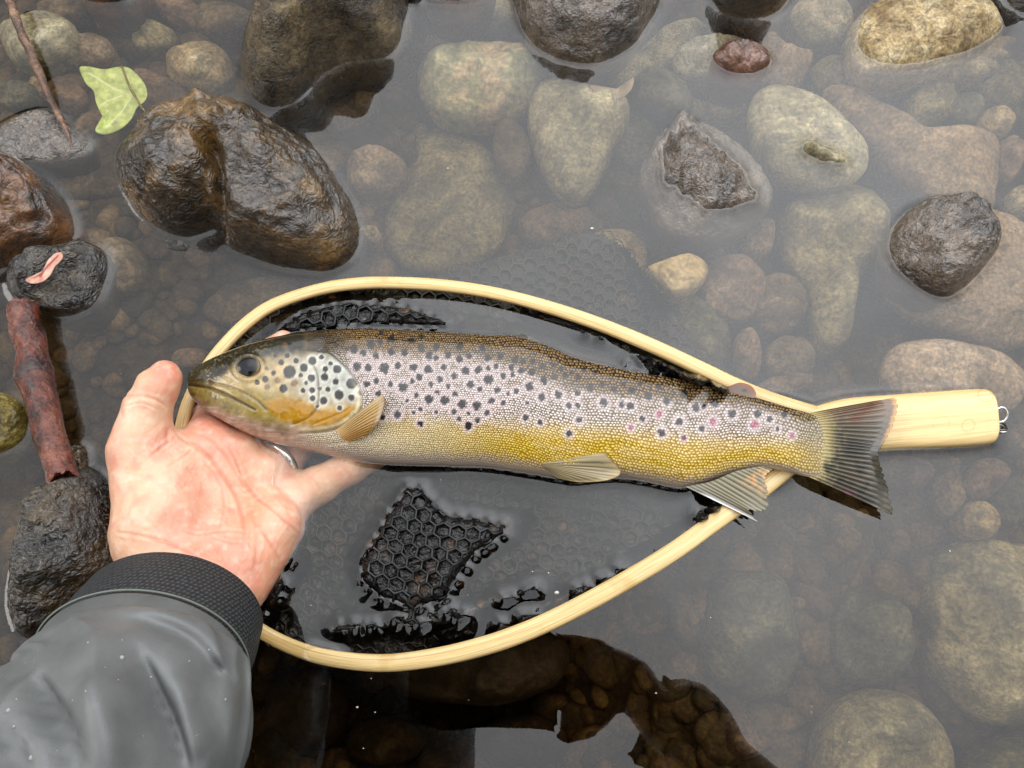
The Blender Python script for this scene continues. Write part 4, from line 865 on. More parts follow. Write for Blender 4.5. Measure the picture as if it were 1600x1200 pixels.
def pelv(U, V_, R, x, y):
    c = mixc(np.ones(U.shape+(3,))*C(150, 134, 96), C(90, 78, 50), (1-R)**1.3*.9); c = mixc(c, C(206, 190, 150), ss(.12, 0, U)); return mixc(c, C(190, 165, 118), ss(.8, 1, V_)*.5)
fin_mesh('pelvic_fin', [(846, 724, skin_z(846, 724)+.0006), (849, 729, skin_z(849, 729)+.0004), (856, 735, skin_z(856, 735))], [(944, 707, skin_z(944, 707)+.0015), (969, 737, skin_z(950, 735)+.001), (950, 751, .010), (905, 754, .008), (872, 747, .007)], 12, pelv, lambda U, V, R, x, y: .2*(1-R)*V, bow=.002)
def anal(U, V_, R, x, y):
    c = mixc(np.ones(U.shape+(3,))*C(126, 118, 88), C(60, 55, 36), (1-R)**1.2*.85); c = mixc(c, C(206, 150, 86), ss(.2, .5, V_)*ss(.45, .7, U)*.75*np.clip(.6+fbm(p3(x/9, y/9), 3), 0, 1))
    c = mixc(c, C(120, 118, 110), ss(.25, .0, U)*.7); return mixc(c, C(232, 232, 232), ss(.085, .03, U)*ss(.15, .4, V_))
fin_mesh('anal_fin', [(1070, 760, .006), (1110, 752, .009), (1150, 736, .012), (1192, 728, .013)], [(1186, 816, .012), (1176, 800, .013), (1198, 798, .013), (1200, 770, .013), (1196, 748, .013), (1208, 734, .013)], 15, anal, lambda U, V, R, x, y: .35*(1-R)*V, jag=.10, bow=.001)
def dorf(U, V_, R, x, y): return mixc(np.ones(U.shape+(3,))*C(92, 84, 70), C(60, 54, 42), (1-R))
fin_mesh('dorsal_fin', [(800, 528, .003), (835, 542, .002), (880, 560, .001), (905, 567, 0)], [(815, 521, .002), (872, 541, -.004), (940, 560, -.006), (992, 577, -.004)], 13, dorf, lambda U, V, R, x, y: .35+.35*V, bow=-.001)
def adip(U, V_, R, x, y):
    d = np.hypot((x-1160)/20, (y-610)/10); c = mixc(np.ones(U.shape+(3,))*C(112, 94, 80), C(160, 84, 56), ss(.6, 1.0, V_)*.7+.0*d); return mixc(c, C(78, 70, 66), ss(.5, .2, np.hypot((x-1163)/12, (y-610)/7)))
fin_mesh('adipose_fin', [(1136, 611, .011), (1150, 617, .012), (1168, 622, .013)], [(1138, 604, .012), (1155, 598, .013), (1172, 602, .014), (1181, 613, .014), (1180, 622, .014)], 4, adip, lambda U, V, R, x, y: .08*V, per=12, wave=0)
def tailc(U, V_, R, x, y):
    c = mixc(np.ones(U.shape+(3,))*C(84, 74, 56), C(36, 30, 20), (1-R)**1.3*.8)
    c = mixc(c, C(150, 112, 84), ss(.35, .0, U)*.55)
    c = mixc(c, C(176, 158, 104), ss(.30, .05, V_)*.85)
    mid_ = ss(.40, .47, U)*ss(.70, .60, U)*ss(.25, .5, V_); c = mixc(c, C(36, 34, 26), mid_*(.6+.4*(1-R)))
    c = mixc(c, C(96, 50, 14), np.exp(-(seg_dist(x, y, [(1335, 655), (1362, 634)])[0]/7)**2)*.8)
    c = mixc(c, C(40, 38, 22), ss(.62, .7, U)*np.clip(fbm(p3(x/16, y/16), 3)*1.6, 0, 1)*.9)
    c = mixc(c, C(216, 160, 96), ss(.93, .99, V_)*ss(.5, .3, U)*.7)
    c = mixc(c, C(190, 110, 130), np.exp(-np.hypot(x-1322, y-776)/5)*.8)
    return mixc(c, C(180, 172, 120), np.clip(fbm(p3(x/4, y/4), 2)-.2, 0, 1)*ss(.5, .1, V_)*.6)
fin_mesh('tail_fin', [(x_, y_, skin_z(x_, y_)-.0008) for x_, y_ in ((1262, 646), (1278, 662), (1284, 690), (1278, 722), (1258, 743))],
         [(1398, 621, .016), (1404, 630, .016), (1396, 665, .0165), (1382, 692, .016), (1375, 708, .017), (1380, 735, .014), (1390, 770, .010), (1397, 806, .007)], 24, tailc, lambda U, V, R, x, y: .25*(1-R)*V*(U > .65), jag=.035, per=8, nv=60, wave=.0011)
# ------------------------------------------------------------------ person: the hand holding the trout, the sleeve, and the rest of the body out of frame
person = empty('person', (-.2, -.75, .3)); tag(person, 'person in a grey waterproof jacket reaching in, bare left hand under the trout', 'person')
def a3(x, y, z): return at(x, y, z/1000.)
Rp = lambda r: r*PX
HS_ = [  # a, b, ra, rb (pixels), z in mm
 ((268, 900, 8), (250, 835, 12), 60, 56), ((330, 925, 6), (330, 850, 3), 58, 56),            # wrist
 ((250, 845, 10), (322, 705, 0), 54, 44), ((300, 850, 3), (372, 712, -6), 52, 42), ((350, 860, 0), (420, 740, -14), 54, 38), ((375, 880, -1), (446, 790, -16), 52, 36),  # metacarpals
 ((236, 845, 17), (216, 712, 19), 47, 40), ((262, 800, 16), (262, 712, 12), 46, 40),           # thenar
 ((370, 905, 6), (432, 822, -2), 48, 40),                                                       # hypothenar
 ((216, 705, 21), (231, 640, 26), 35, 30),   # thumb
]
FG_ = [
 [((326, 700, 0), (336, 655, -13), 42, 34), ((336, 655, -13), (372, 600, -34), 33, 29), ((372, 600, -34), (414, 556, -30), 28, 24), ((414, 556, -26), (443, 535, 4), 24, 19)],
 [((372, 712, -8), (420, 665, -28), 38, 31), ((420, 665, -28), (462, 600, -42), 30, 27), ((462, 600, -42), (490, 560, -38), 26, 22)],
 [((416, 742, -10), (452, 708, -16), 36, 28), ((452, 708, -16), (520, 660, -34), 27, 25), ((520, 660, -34), (560, 620, -36), 24, 20)],
 [((446, 788, -14), (500, 756, -12.5), 35, 29), ((500, 756, -12.5), (548, 730, -11.5), 28, 25), ((548, 730, -11.5), (596, 708, -18), 25, 20)],
]
CREASE = [([(190, 620), (208, 617), (228, 620), (250, 628), (266, 641)], 2.0, .7), ([(196, 634), (222, 630), (246, 640)], 1.8, .4), ([(272, 662), (262, 672), (262, 690)], 3, .8),
 ([(268, 668), (285, 686), (305, 697), (328, 716), (350, 745), (368, 774), (378, 803), (381, 834), (378, 870)], 2.6, .9),
 ([(360, 700), (372, 727), (383, 756), (404, 780), (428, 798), (459, 826), (474, 842)], 2.4, .8), ([(300, 676), (330, 690), (352, 712), (374, 748), (392, 770)], 2.2, .6),
 ([(236, 712), (252, 700), (272, 686)], 2.2, .6), ([(262, 730), (290, 712), (300, 704)], 2, .4), ([(186, 832), (212, 836), (240, 842), (281, 855), (318, 876), (352, 905)], 2.6, .7),
 ([(287, 829), (313, 835), (352, 829), (384, 832)], 1.9, .5), ([(390, 790), (398, 815), (418, 840), (440, 880)], 2.6, .5), ([(330, 838), (362, 848), (384, 846)], 1.8, .3),
 ([(346, 760), (352, 790), (346, 820)], 2, .3), ([(300, 872), (340, 900), (370, 940)], 3, .4), ([(398, 812), (402, 850), (396, 900)], 3, .4), ([(430, 770), (445, 790), (470, 800)], 2.4, .4),
 ([(318, 718), (338, 745), (352, 772)], 1.8, .35), ([(480, 745), (492, 752), (500, 768)], 2, .35)]
CREASE = [([tuple(p) for p in spline(c, 24)], w, d) for c, w, d in CREASE]
def hand_f(G):
    f = None
    for a, b, ra, rb in HS_:
        d = capsule(G, a3(*a), a3(*b), Rp(ra), Rp(rb)); f = d if f is None else smin(f, d, .009)
    for ch in FG_:
        g = None
        for k, (a, b, ra, rb) in enumerate(ch):
            d = capsule(G, a3(*a), a3(*b), Rp(ra), Rp(rb)); g = d if g is None else smin(g, d, .0025)
        f = smin(f, g, .0055)
    th_ = smin(capsule(G, a3(216, 705, 21), a3(231, 640, 26), Rp(37), Rp(33)), capsule(G, a3(231, 640, 26), a3(246, 606, 29), Rp(33), Rp(30)), .002)
    th_ = smin(th_, capsule(G, a3(246, 606, 29), a3(258, 590, 30), Rp(30), Rp(24.5)), .002); f = smin(f, th_, .004)
    # wrist hollow and forearm
    d = capsule(G, a3(300, 905, 8), at(150, 1200, .09), Rp(62), .028); f = smin(f, d, .012)
    # palm hollow
    c = a3(345, 800, 26); f = np.maximum(f, -(np.linalg.norm((G-c)/np.array([1.0, 1.35, 1.0]), axis=-1)-.0145)) if False else f+.0022*np.exp(-np.sum(((G-a3(352, 790, 12))/np.array([.016, .026, .02]))**2, -1))
    px, py = proj(G)
    f = f+.0006*fbm(G*90, 2)
    return f
lo = np.array([-.285, -.19, -.060]); hi = np.array([-.055, .045, .062])
v, f = surfnet(hand_f, lo, hi, .00125)
hx_, hy_ = proj(v)
# normals facing the camera take the creases
e = .001; nrm = np.stack([hand_f(v+np.eye(3)[i]*e)-hand_f(v-np.eye(3)[i]*e) for i in range(3)], -1); nrm /= np.linalg.norm(nrm, axis=1, keepdims=True)+1e-9
v = v-nrm*(hand_f(v)[:, None]); fc = np.clip(nrm@(-FW)*2, 0, 1)
# refine the mesh once so that the creases are real relief
def refine(v, f):
    E = {}; n = len(v)
    e_all = np.sort(np.concatenate([f[:, [0, 1]], f[:, [1, 2]], f[:, [2, 3]], f[:, [3, 0]]]), 1); u, inv = np.unique(e_all, axis=0, return_inverse=True); inv = inv.reshape(4, -1)
    mids = v[u].mean(1); cent = v[f].mean(1); a = n+inv; c = n+len(u)+np.arange(len(f))
    F2 = [np.stack([f[:, 0], a[0], c, a[3]], 1), np.stack([f[:, 1], a[1], c, a[0]], 1), np.stack([f[:, 2], a[2], c, a[1]], 1), np.stack([f[:, 3], a[3], c, a[2]], 1)]
    return np.vstack([v, mids, cent]), np.vstack(F2), u, f
v2, f2, eu, f0 = refine(v, f)
ne = np.concatenate([nrm, nrm[eu].mean(1), nrm[f0].mean(1)]); ne /= np.linalg.norm(ne, axis=1, keepdims=True)+1e-9
v2 = v2-ne*(hand_f(v2)[:, None]); hx_, hy_ = proj(v2); fc = np.clip(ne@(-FW)*2, 0, 1)
cr = np.zeros(len(v2)); off = np.zeros(len(v2))
for c_, w, d in CREASE:
    q, par = seg_dist(hx_, hy_, c_); e_ = np.exp(-(q/w)**2)*np.sin(np.pi*np.clip(par, .02, .98))**.5*d; cr = np.maximum(cr, e_); off += -.0006*e_+.0003*np.exp(-((q-w*2.2)/(w*1.4))**2)*d
ten, _ = seg_dist(hx_, hy_, [(300, 860), (330, 930)])
off += .00012*fbm(p3(hx_/13, hy_/13, v2[:, 2]*400), 3)
lines = fbm(p3((hx_+hy_*.55)/3.2, (hy_-hx_*.3)/14), 2); off += .00005*lines
v2 = v2+ne*(off*fc)[:, None]
# skin colour
sk = np.ones((len(v2), 3))*C(226, 180, 146)
def blob(x, y, rx, ry, col, w):
    global sk
    k = np.exp(-(((hx_-x)/rx)**2+((hy_-y)/ry)**2))*w; sk = sk*(1-k[:, None])+C(*col)*k[:, None]
blob(262, 580, 30, 26, (226, 120, 98), .8); blob(400, 900, 60, 60, (238, 156, 126), .75); blob(330, 850, 90, 40, (234, 150, 130), .55); blob(390, 760, 22, 60, (214, 128, 84), .8)
blob(290, 770, 60, 50, (234, 160, 140), .45); blob(235, 750, 50, 70, (238, 200, 166), .5); blob(320, 668, 36, 30, (228, 138, 112), .7); blob(350, 700, 30, 40, (230, 150, 125), .6)
blob(178, 700, 14, 80, (224, 150, 128), .5); blob(205, 640, 30, 30, (245, 208, 178), .5); blob(440, 740, 50, 50, (236, 186, 160), .5); blob(432, 900, 30, 60, (240, 170, 130), .5); blob(260, 690, 20, 24, (228, 140, 120), .5)
blob(440, 536, 24, 20, (236, 170, 150), .8); blob(478, 790, 20, 40, (240, 190, 165), .6)
mot = fbm(np.stack([v2[:, 0], v2[:, 1], v2[:, 2]], -1)*160, 4); k = np.clip(mot*.5+.12, 0, .5)[:, None]; sk = sk*(1-k)+C(226, 140, 118)*k
mot = fbm(v2*300+40, 3); k = np.clip(mot*.35, 0, .3)[:, None]; sk = sk*(1-k)+C(248, 222, 196)*k
k = np.clip(cr, 0, 1)[:, None]*.45*fc[:, None]; sk = sk*(1-k)+C(196, 92, 74)*k
hm_, t, b, _ = new_mat('skin'); L = t.links.new
ac = N(t, 'ShaderNodeAttribute', attribute_name='skin_colour'); L(ac.outputs['Vector'], b.inputs['Base Color']); b.inputs['Roughness'].default_value = .42
b.inputs['Subsurface Weight'].default_value = .12; b.inputs['Subsurface Scale'].default_value = .004; b.inputs['Subsurface Radius'].default_value = (1, .35, .2)
tcx = N(t, 'ShaderNodeTexCoord'); n1 = N(t, 'ShaderNodeTexVoronoi', feature='F1', ins={'Scale': 900}); L(tcx.outputs['Object'], n1.inputs['Vector']); n2 = N(t, 'ShaderNodeTexNoise', ins={'Scale': 300, 'Detail': 5}); L(tcx.outputs['Object'], n2.inputs['Vector'])
ad_ = N(t, 'ShaderNodeMath', operation='MULTIPLY_ADD', ins={1: .25}); L(n1.outputs['Distance'], ad_.inputs[0]); L(n2.outputs[0], ad_.inputs[2])
bp = N(t, 'ShaderNodeBump', ins={'Strength': .22, 'Distance': .0012}); L(ad_.outputs[0], bp.inputs['Height']); L(bp.outputs[0], b.inputs['Normal']); b.inputs['Coat Weight'].default_value = .18; b.inputs['Coat Roughness'].default_value = .3
# coarse rest of the figure (outside the frame, it shows as the dark reflection): head, neck, right hand, trunk
HEAD = np.array([-.172, -.185, .62]); RH = np.array([.10, -.165, .455]); CH = np.array([-.16, -.56, .48])
def rest_f(G):
    f = capsule(G, HEAD+[0, 0, -.02], HEAD+[0, .01, .05], .078, .085); f = smin(f, capsule(G, HEAD+[0, 0, -.04], CH+[0, .1, .08], .05, .06), .03)
    f = smin(f, capsule(G, HEAD+[0, .075, 0], HEAD+[0, .095, -.02], .012, .017), .012)
    f = smin(f, capsule(G, CH, CH+[0, -.3, -.3], .11, .12), .05)
    f = smin(f, capsule(G, CH+[.16, .06, .06], [.29, -.34, .43], .045, .035), .03); f = smin(f, capsule(G, [.29, -.34, .43], [.14, -.19, .45], .034, .026), .02)
    f = smin(f, capsule(G, CH+[-.17, .05, .06], [-.27, -.40, .24], .045, .036), .03); f = smin(f, capsule(G, [-.27, -.40, .24], at(135, 1225, .10), .034, .028), .02)
    for s in (-1, 1):
        f = smin(f, capsule(G, [s*.1-.05, -.95, .2], [s*.22-.05, -.62, .32], .075, .055), .03); f = smin(f, capsule(G, [s*.22-.05, -.62, .32], [s*.2-.05, -.85, -.02], .05, .035), .02)
    f = smin(f, capsule(G, RH, RH+[.03, -.01, .0], .028, .026), .01)
    for i in range(4): f = smin(f, capsule(G, RH+[-.008, .03-.018*i, .002], RH+[-.055, .028-.018*i, .018], .0085, .0075), .006)
    f = smin(f, capsule(G, RH+[0, -.03, 0], RH+[-.04, -.042, -.004], .011, .009), .008)
    return f
v3, f3 = surfnet(rest_f, np.array([-.5, -1.1, -.1]), np.array([.45, -.05, .86]), .0085)
vb = np.vstack([v2, v3]); fb = np.vstack([f2, f3+len(v2)]); cb_ = np.vstack([sk, np.ones((len(v3), 3))*C(226, 180, 150)])
body = mesh_obj('body', vb, fb, hm_, person, attrs={'skin_colour': cb_})
hand_only = mesh_obj('tmp', v2, f2, None)            # used only to find the water line, removed below
EMERGENT.append(hand_only)
# silver ring on the ring finger
c = a3(437, 722, -13); d = a3(520, 660, -34)-a3(452, 708, -16); d /= np.linalg.norm(d); u = np.cross(d, [0, 0, 1]); u /= np.linalg.norm(u); w_ = np.cross(u, d)
aa_ = np.linspace(0, 2*np.pi, 49); rr_ = Rp(33.5)
prof = [(-.0022, 0), (-.0018, .0009), (.0018, .0009), (.0022, 0)]
Vr = np.array([[c+d*o_+(np.cos(q)*u+np.sin(q)*w_)*(rr_+h_) for o_, h_ in prof] for q in aa_[:-1]]).reshape(-1, 3)
mesh_obj('finger_ring', Vr, grid_faces(48, 4, wrap_u=True), M['steel'], person)
# arm hair along the thumb side of the wrist
def hairs(n):
    parts = []
    for k in range(n):
        y = rng.uniform(765, 905); x = 186+3*math.sin(y/20)+rng.uniform(-2, 5)+ (y-765)*.02; z = rng.uniform(8, 24)
        p0 = a3(x, y, z); L0 = rng.uniform(.004, .009); dr = np.array([-.5-rng.random()*.5, rng.uniform(.1, 1.0), rng.uniform(-.3, .5)]); dr /= np.linalg.norm(dr); cv = np.array([rng.uniform(-.3, .3), rng.uniform(-.6, .3), 0])
        P = [p0+dr*L0*s+cv*L0*s*s for s in np.linspace(0, 1, 5)]; parts.append(tube(P, [.00011, .0001, .00009, .00007, .00004], 3, caps=False))
    return join(parts)
v, f = hairs(150); o = mesh_obj('arm_hair', v, f, simple('sandy hair', (.25, .14, .06), .5), person); tag(o, kind='stuff')
# sleeve: loft that comes down towards the hand, wider near the camera
def loft(centres, radii, axes, n, disp, squash=.86):
    Vs = []
    a = np.linspace(0, 2*np.pi, n, endpoint=False)
    for i, (c, r, ax) in enumerate(zip(centres, radii, axes)):
        ax = ax/np.linalg.norm(ax); u = np.cross(ax, [0, 0, 1.0]); u /= np.linalg.norm(u); w = np.cross(u, ax)
        rr = r*(1+disp(i, a)); Vs.append(c+np.outer(np.cos(a)*rr, u)+np.outer(np.sin(a)*rr*squash, w))
    return np.vstack(Vs)
C0 = at(222, 1040, .055); C1 = at(122, 1215, .09); C2 = np.array([-.235, -.33, .17]); C3 = np.array([-.30, -.48, .36]); C4 = np.array([-.25, -.60, .55])
cen = spline([C0, C1, C2, C3, C4], 150); axs = np.gradient(cen, axis=0); axs = axs/np.linalg.norm(axs, axis=1, keepdims=True)
ax0 = np.array([.03, -.66, .74]); wgt = np.clip(1-np.arange(150)/22, 0, 1)[:, None]; axs = axs*(1-wgt)+ax0/np.linalg.norm(ax0)*wgt
rad = np.interp(np.arange(150), [0, 3, 12, 40, 80, 149], [.0475, .0485, .052, .058, .064, .075])
def sdisp(i, a):
    s = i/150; t = np.stack([np.cos(a)*1.0, np.sin(a)*1.0, np.full_like(a, s*7)], -1)
    long_ = .050*np.sin(3*a+1.2+5*s)*ss(.05, .15, s)+.035*np.sin(5*a-2+9*s)*ss(.06, .2, s)
    fold = .08*(1-np.abs(fbm(np.stack([np.cos(a)*1.6+s*3, np.sin(a)*1.6, np.full_like(a, s*3.2)], -1), 2)))**3*ss(.03, .12, s)
    return long_+fold-.03+.03*fbm(t*1.3, 3)*ss(0, .1, s)-.035*np.exp(-((s-.035)/.012)**2)
vs_ = loft(cen, rad, axs, 260, sdisp)
FOLDS = [([(40, 1050), (62, 1095), (95, 1150), (120, 1230)], 15, .0075), ([(208, 1020), (232, 1080), (262, 1145), (292, 1225)], 13, .0075), ([(120, 990), (190, 968), (262, 985), (312, 1020), (335, 1062)], 11, .004),
         ([(290, 1050), (335, 1048), (378, 1066)], 9, .0045), ([(150, 1040), (170, 1110), (190, 1220)], 26, -.005), ([(-20, 1110), (20, 1180), (40, 1230)], 14, .005), ([(318, 1090), (335, 1150), (340, 1220)], 16, .004), ([(270, 1030), (300, 1100), (322, 1200)], 16, -.004)]
px_, py_ = proj(vs_)
for ln, w_, dp in FOLDS:
    w_ *= 1.4
    q_, pr_ = seg_dist(px_, py_, [tuple(p) for p in spline(ln, 20)]); vs_[:, 2] -= 1.5*dp*np.exp(-(q_/w_)**2)*np.sin(np.pi*np.clip(pr_, .04, 1-.04))**.6
# the mouth of the sleeve turns inwards
inn = loft([C0+ax0*.0015, C0+ax0*.02], [.047, .046], [ax0, ax0], 260, lambda i, a: 0*a)
vs_ = np.vstack([inn[260:], inn[:260], vs_])
jm, t, b, _ = new_mat('grey waterproof cloth'); tcx = N(t, 'ShaderNodeTexCoord'); n1 = N(t, 'ShaderNodeTexNoise', ins={'Scale': 40, 'Detail': 6, 'Roughness': .6}); t.links.new(tcx.outputs['Object'], n1.inputs['Vector'])
r_ = ramp(t, [(.35, (.125, .13, .128)), (.6, (.17, .175, .172)), (.8, (.2, .205, .2))]); t.links.new(n1.outputs[0], r_.inputs[0]); t.links.new(r_.outputs[0], b.inputs['Base Color'])
n2 = N(t, 'ShaderNodeTexNoise', ins={'Scale': 1500, 'Detail': 3}); t.links.new(tcx.outputs['Object'], n2.inputs['Vector']); bp = N(t, 'ShaderNodeBump', ins={'Strength': .25, 'Distance': .0006}); t.links.new(n2.outputs[0], bp.inputs['Height']); t.links.new(bp.outputs[0], b.inputs['Normal'])
b.inputs['Roughness'].default_value = .48; b.inputs['Specular IOR Level'].default_value = .6; b.inputs['Coat Weight'].default_value = .08; b.inputs['Coat Roughness'].default_value = .4
sleeve = mesh_obj('sleeve', vs_, grid_faces(152, 260, wrap_v=True), jm, person)
# inner cuff: dark textured band that sticks out of the sleeve
ax1 = ax0/np.linalg.norm(ax0)
offs = np.linspace(-.034, .003, 26); cc_ = [C0+ax1*o_+np.array([.001, 0, 0]) for o_ in offs]
rc_ = np.interp(offs, [-.034, -.018, 0, .003], [.0438, .0454, .0458, .0460])
vc_o = loft(cc_, rc_, [ax0]*26, 260, lambda i, a: .012*np.sin(2*a+.5)); vc_i = loft(cc_, rc_-.0016, [ax0]*26, 260, lambda i, a: .012*np.sin(2*a+.5))
vc_ = np.vstack([vc_i.reshape(26, 260, 3)[::-1].reshape(-1, 3), vc_o])
cm, t, b, _ = new_mat('dark knurled cuff'); tu = N(t, 'ShaderNodeAttribute', attribute_name='weave'); 
ck = N(t, 'ShaderNodeTexVoronoi', feature='F1', voronoi_dimensions='2D', ins={'Scale': 1.0, 'Randomness': .25}); t.links.new(tu.outputs['Vector'], ck.inputs['Vector'])
r_ = ramp(t, [(.08, (.075, .08, .085)), (.32, (.022, .024, .027)), (.6, (.009, .010, .011))]); t.links.new(ck.outputs['Distance'], r_.inputs[0]); t.links.new(r_.outputs[0], b.inputs['Base Color']); b.inputs['Roughness'].default_value = .6
bp = N(t, 'ShaderNodeBump', ins={'Strength': .7, 'Distance': .0008}); bp.invert = True; t.links.new(ck.outputs['Distance'], bp.inputs['Height']); t.links.new(bp.outputs[0], b.inputs['Normal'])
aw = np.linspace(0, 2*np.pi, 260, endpoint=False); wv = np.zeros((52, 260, 3)); wv[..., 0] = aw[None]*.047/.0024; wv[..., 1] = np.concatenate([offs[::-1], offs])[:, None]/.0024; wv[..., 0] += wv[..., 1]*.5
cuff = mesh_obj('cuff', vc_, grid_faces(52, 260, wrap_v=True), cm, person, attrs={'weave': wv.reshape(-1, 3)})
ed = loft([C0+ax1*.0005, C0+ax1*.0018, C0+ax1*.0036], [.0502, .0508, .0504], [ax0]*3, 260, lambda i, a: 0*a)
P = loft([C0-ax1*.0002], [.0478], [ax0], 200, lambda i, a: .004*np.sin(3*a)); v, f = tube(np.vstack([P, P[:1]]), .0005, 6, caps=False, up=(.3, .5, .8)); mesh_obj('seam_edge', v, f, simple('pale green stitching', (.17, .19, .16), .6), person)
# jacket body, hood and right sleeve; wader trousers
def jac_f(G):
    f = capsule(G, CH+[0, .04, .07], CH+[0, -.28, -.26], .16, .17); f = smin(f, capsule(G, HEAD+[0, -.02, .0], HEAD+[0, -.02, .06], .102, .104), .03); f = smin(f, capsule(G, HEAD+[.02, -.05, -.04], CH+[0, .06, .1], .09, .13), .05)
    f = smin(f, capsule(G, CH+[.16, .06, .08], [.30, -.345, .43], .075, .06), .03); f = smin(f, capsule(G, [.30, -.345, .43], [.165, -.215, .45], .058, .044), .02)
    f = smin(f, capsule(G, CH+[-.17, .05, .08], [-.27, -.55, .47], .075, .07), .03)
    f = np.maximum(f, -capsule(G, HEAD+[0, .09, -.01], HEAD+[0, .14, -.03], .062, .08))
    f = np.maximum(f, -capsule(G, [.13, -.185, .45], [.165, -.215, .45], .034, .036))
    return f+.006*fbm(G*14, 3)
v, f = surfnet(jac_f, np.array([-.5, -1.15, -.02]), np.array([.46, -.1, .9]), .009); mesh_obj('jacket', v, f, jm, person)
def wad_f(G):
    f = capsule(G, [-.1, -.9, .22], [0, -.95, .2], .15, .15)
    for s in (-1, 1): f = smin(f, capsule(G, [s*.1-.05, -.93, .2], [s*.22-.05, -.62, .32], .1, .075), .03); f = smin(f, capsule(G, [s*.22-.05, -.62, .32], [s*.2-.05, -.87, -.03], .07, .055), .02); f = smin(f, capsule(G, [s*.2-.05, -.89, -.045], [s*.2-.05, -.75, -.055], .045, .04), .02)
    return f+.005*fbm(G*12, 3)
v, f = surfnet(wad_f, np.array([-.48, -1.2, -.12]), np.array([.4, -.45, .45]), .010); mesh_obj('waders', v, f, simple('dark green wader cloth', (.03, .035, .028), .6), person)
# telephone the picture is taken with, behind the camera
import bmesh
def slab(w, d, h, r, mat, name, parent, loc, rot):
    bm = bmesh.new(); bmesh.ops.create_cube(bm, size=1)
    for q in bm.verts: q.co.x *= w; q.co.y *= d; q.co.z *= h
    bmesh.ops.bevel(bm, geom=bm.edges[:], offset=r, segments=3, affect='EDGES'); me = bpy.data.meshes.new(name); bm.to_mesh(me); bm.free(); me.materials.append(mat)
    o = bpy.data.objects.new(name, me); COL.objects.link(o); o.parent = parent; o.location = loc; o.rotation_euler = rot; return o
phone = empty('mobile_phone', CAM-FW*.012); phone.rotation_euler = (TILT, 0, 0); tag(phone, 'dark mobile phone held up over the water by the right hand', 'phone')
slab(.15, .075, .0085, .004, simple('dark phone case', (.01, .01, .012), .4), 'case', phone, (-.022, -.010, 0), (0, 0, 0)); slab(.142, .067, .001, .0004, simple('phone screen', (.005, .005, .006), .05), 'screen', phone, (-.022, -.010, .0046), (0, 0, 0))

# water beads on the sleeve
bvh = BVHTree.FromPolygons([tuple(q) for q in vs_], [tuple(int(i) for i in q) for q in grid_faces(152, 260, wrap_v=True)])
bm = bmesh.new(); bmesh.ops.create_icosphere(bm, subdivisions=2, radius=1); bv = np.array([q.co[:] for q in bm.verts]); bf = np.array([[q.index for q in f_.verts] for f_ in bm.faces]); bm.free()
parts = []
for x, y, r in [(190, 1028, 3.5), (236, 1058, 1.6), (13, 1110, 3), (50, 1184, 4), (22, 1135, 2), (352, 1093, 1.8)]+[(rng.uniform(5, 370), rng.uniform(990, 1195), rng.uniform(.6, 1.6)) for _ in range(16)]:
    d_ = at(x, y, 0)-CAM; hit, nrm_, _, _ = bvh.ray_cast(Vector(CAM), Vector(d_).normalized())
    if hit is None: continue
    parts.append((bv*[r*PX*.8, r*PX*.8, r*PX*.45]+np.array(hit), bf))
v, f = join(parts); wb = simple('clear water bead', (.34, .35, .35), .08)
o = mesh_obj('water_beads', v, f, wb); tag(o, 'small water beads sitting on the grey sleeve', 'water beads', kind='stuff')

# ------------------------------------------------------------------ sticks, leaves
def bark(name, c1, c2, c3, coat=.7):
    return stone_mat(name, c1, c2, c3, 1.3, .45, (.1, .22), coat, .5, .6, gain=1.0, cior=1.5)
barkm = bark('wet red bark', (.03, .006, .003), (.13, .026, .012), (.24, .085, .05)); twigm = bark('wet twig bark', (.03, .012, .006), (.15, .07, .035), (.34, .2, .12))
SP = [(33, 478, .012), (40, 520, .012), (50, 560, .012), (60, 600, .012), (70, 650, .013), (84, 700, .015), (100, 752, .018)]
sp_ = spline(SP, 90); P = at(sp_[:, 0], sp_[:, 1], sp_[:, 2]); n = 48
T = np.gradient(P, axis=0); T /= np.linalg.norm(T, axis=1, keepdims=True); sd = np.cross(T, [0, 0, 1]); sd /= np.linalg.norm(sd, axis=1, keepdims=True); u2 = np.cross(sd, T)
a = np.linspace(0, 2*np.pi, n, endpoint=False); r0 = np.interp(np.arange(90), [0, 3, 15, 40, 89], [21, 22, 23, 24, 21])*PX
Vv_ = P[:, None]+sd[:, None]*(np.cos(a)*1.0)[None, :, None]*r0[:, None, None]+u2[:, None]*(np.sin(a))[None, :, None]*r0[:, None, None]
x_, y_ = proj(Vv_)
def knob(cx, cy, r, h):
    global Vv_
    k = np.exp(-(((x_-cx)**2+(y_-cy)**2)/r**2)); Vv_ = Vv_+(Vv_-P[:, None])/np.linalg.norm(Vv_-P[:, None], axis=-1, keepdims=True)*(k*h)[..., None]
knob(82, 522, 15, .0048); knob(16, 588, 16, .0042); knob(60, 490, 20, .0012); knob(20, 545, 20, -.0012)
q = Vv_-P[:, None]; Vv_ = P[:, None]+q*(1+.07*fbm(Vv_*150, 4)+.015*fbm(Vv_*500, 2))[..., None]
jag = .0035*vnoise(p3(a*3, 0*a)); Vv_[-1] += T[-1]*jag[:, None]; Vv_[0] += T[0]*jag[:, None]*.3
Vs2 = np.vstack([Vv_.reshape(-1, 3), P[:1]+T[:1]*.001, P[-1:]-T[-1:]*.003]); Fs2 = [tuple(q) for q in grid_faces(90, n, wrap_v=True).tolist()]+[(90*n, (i+1) % n, i) for i in range(n)]+[(90*n+1, 89*n+i, 89*n+(i+1) % n) for i in range(n)]
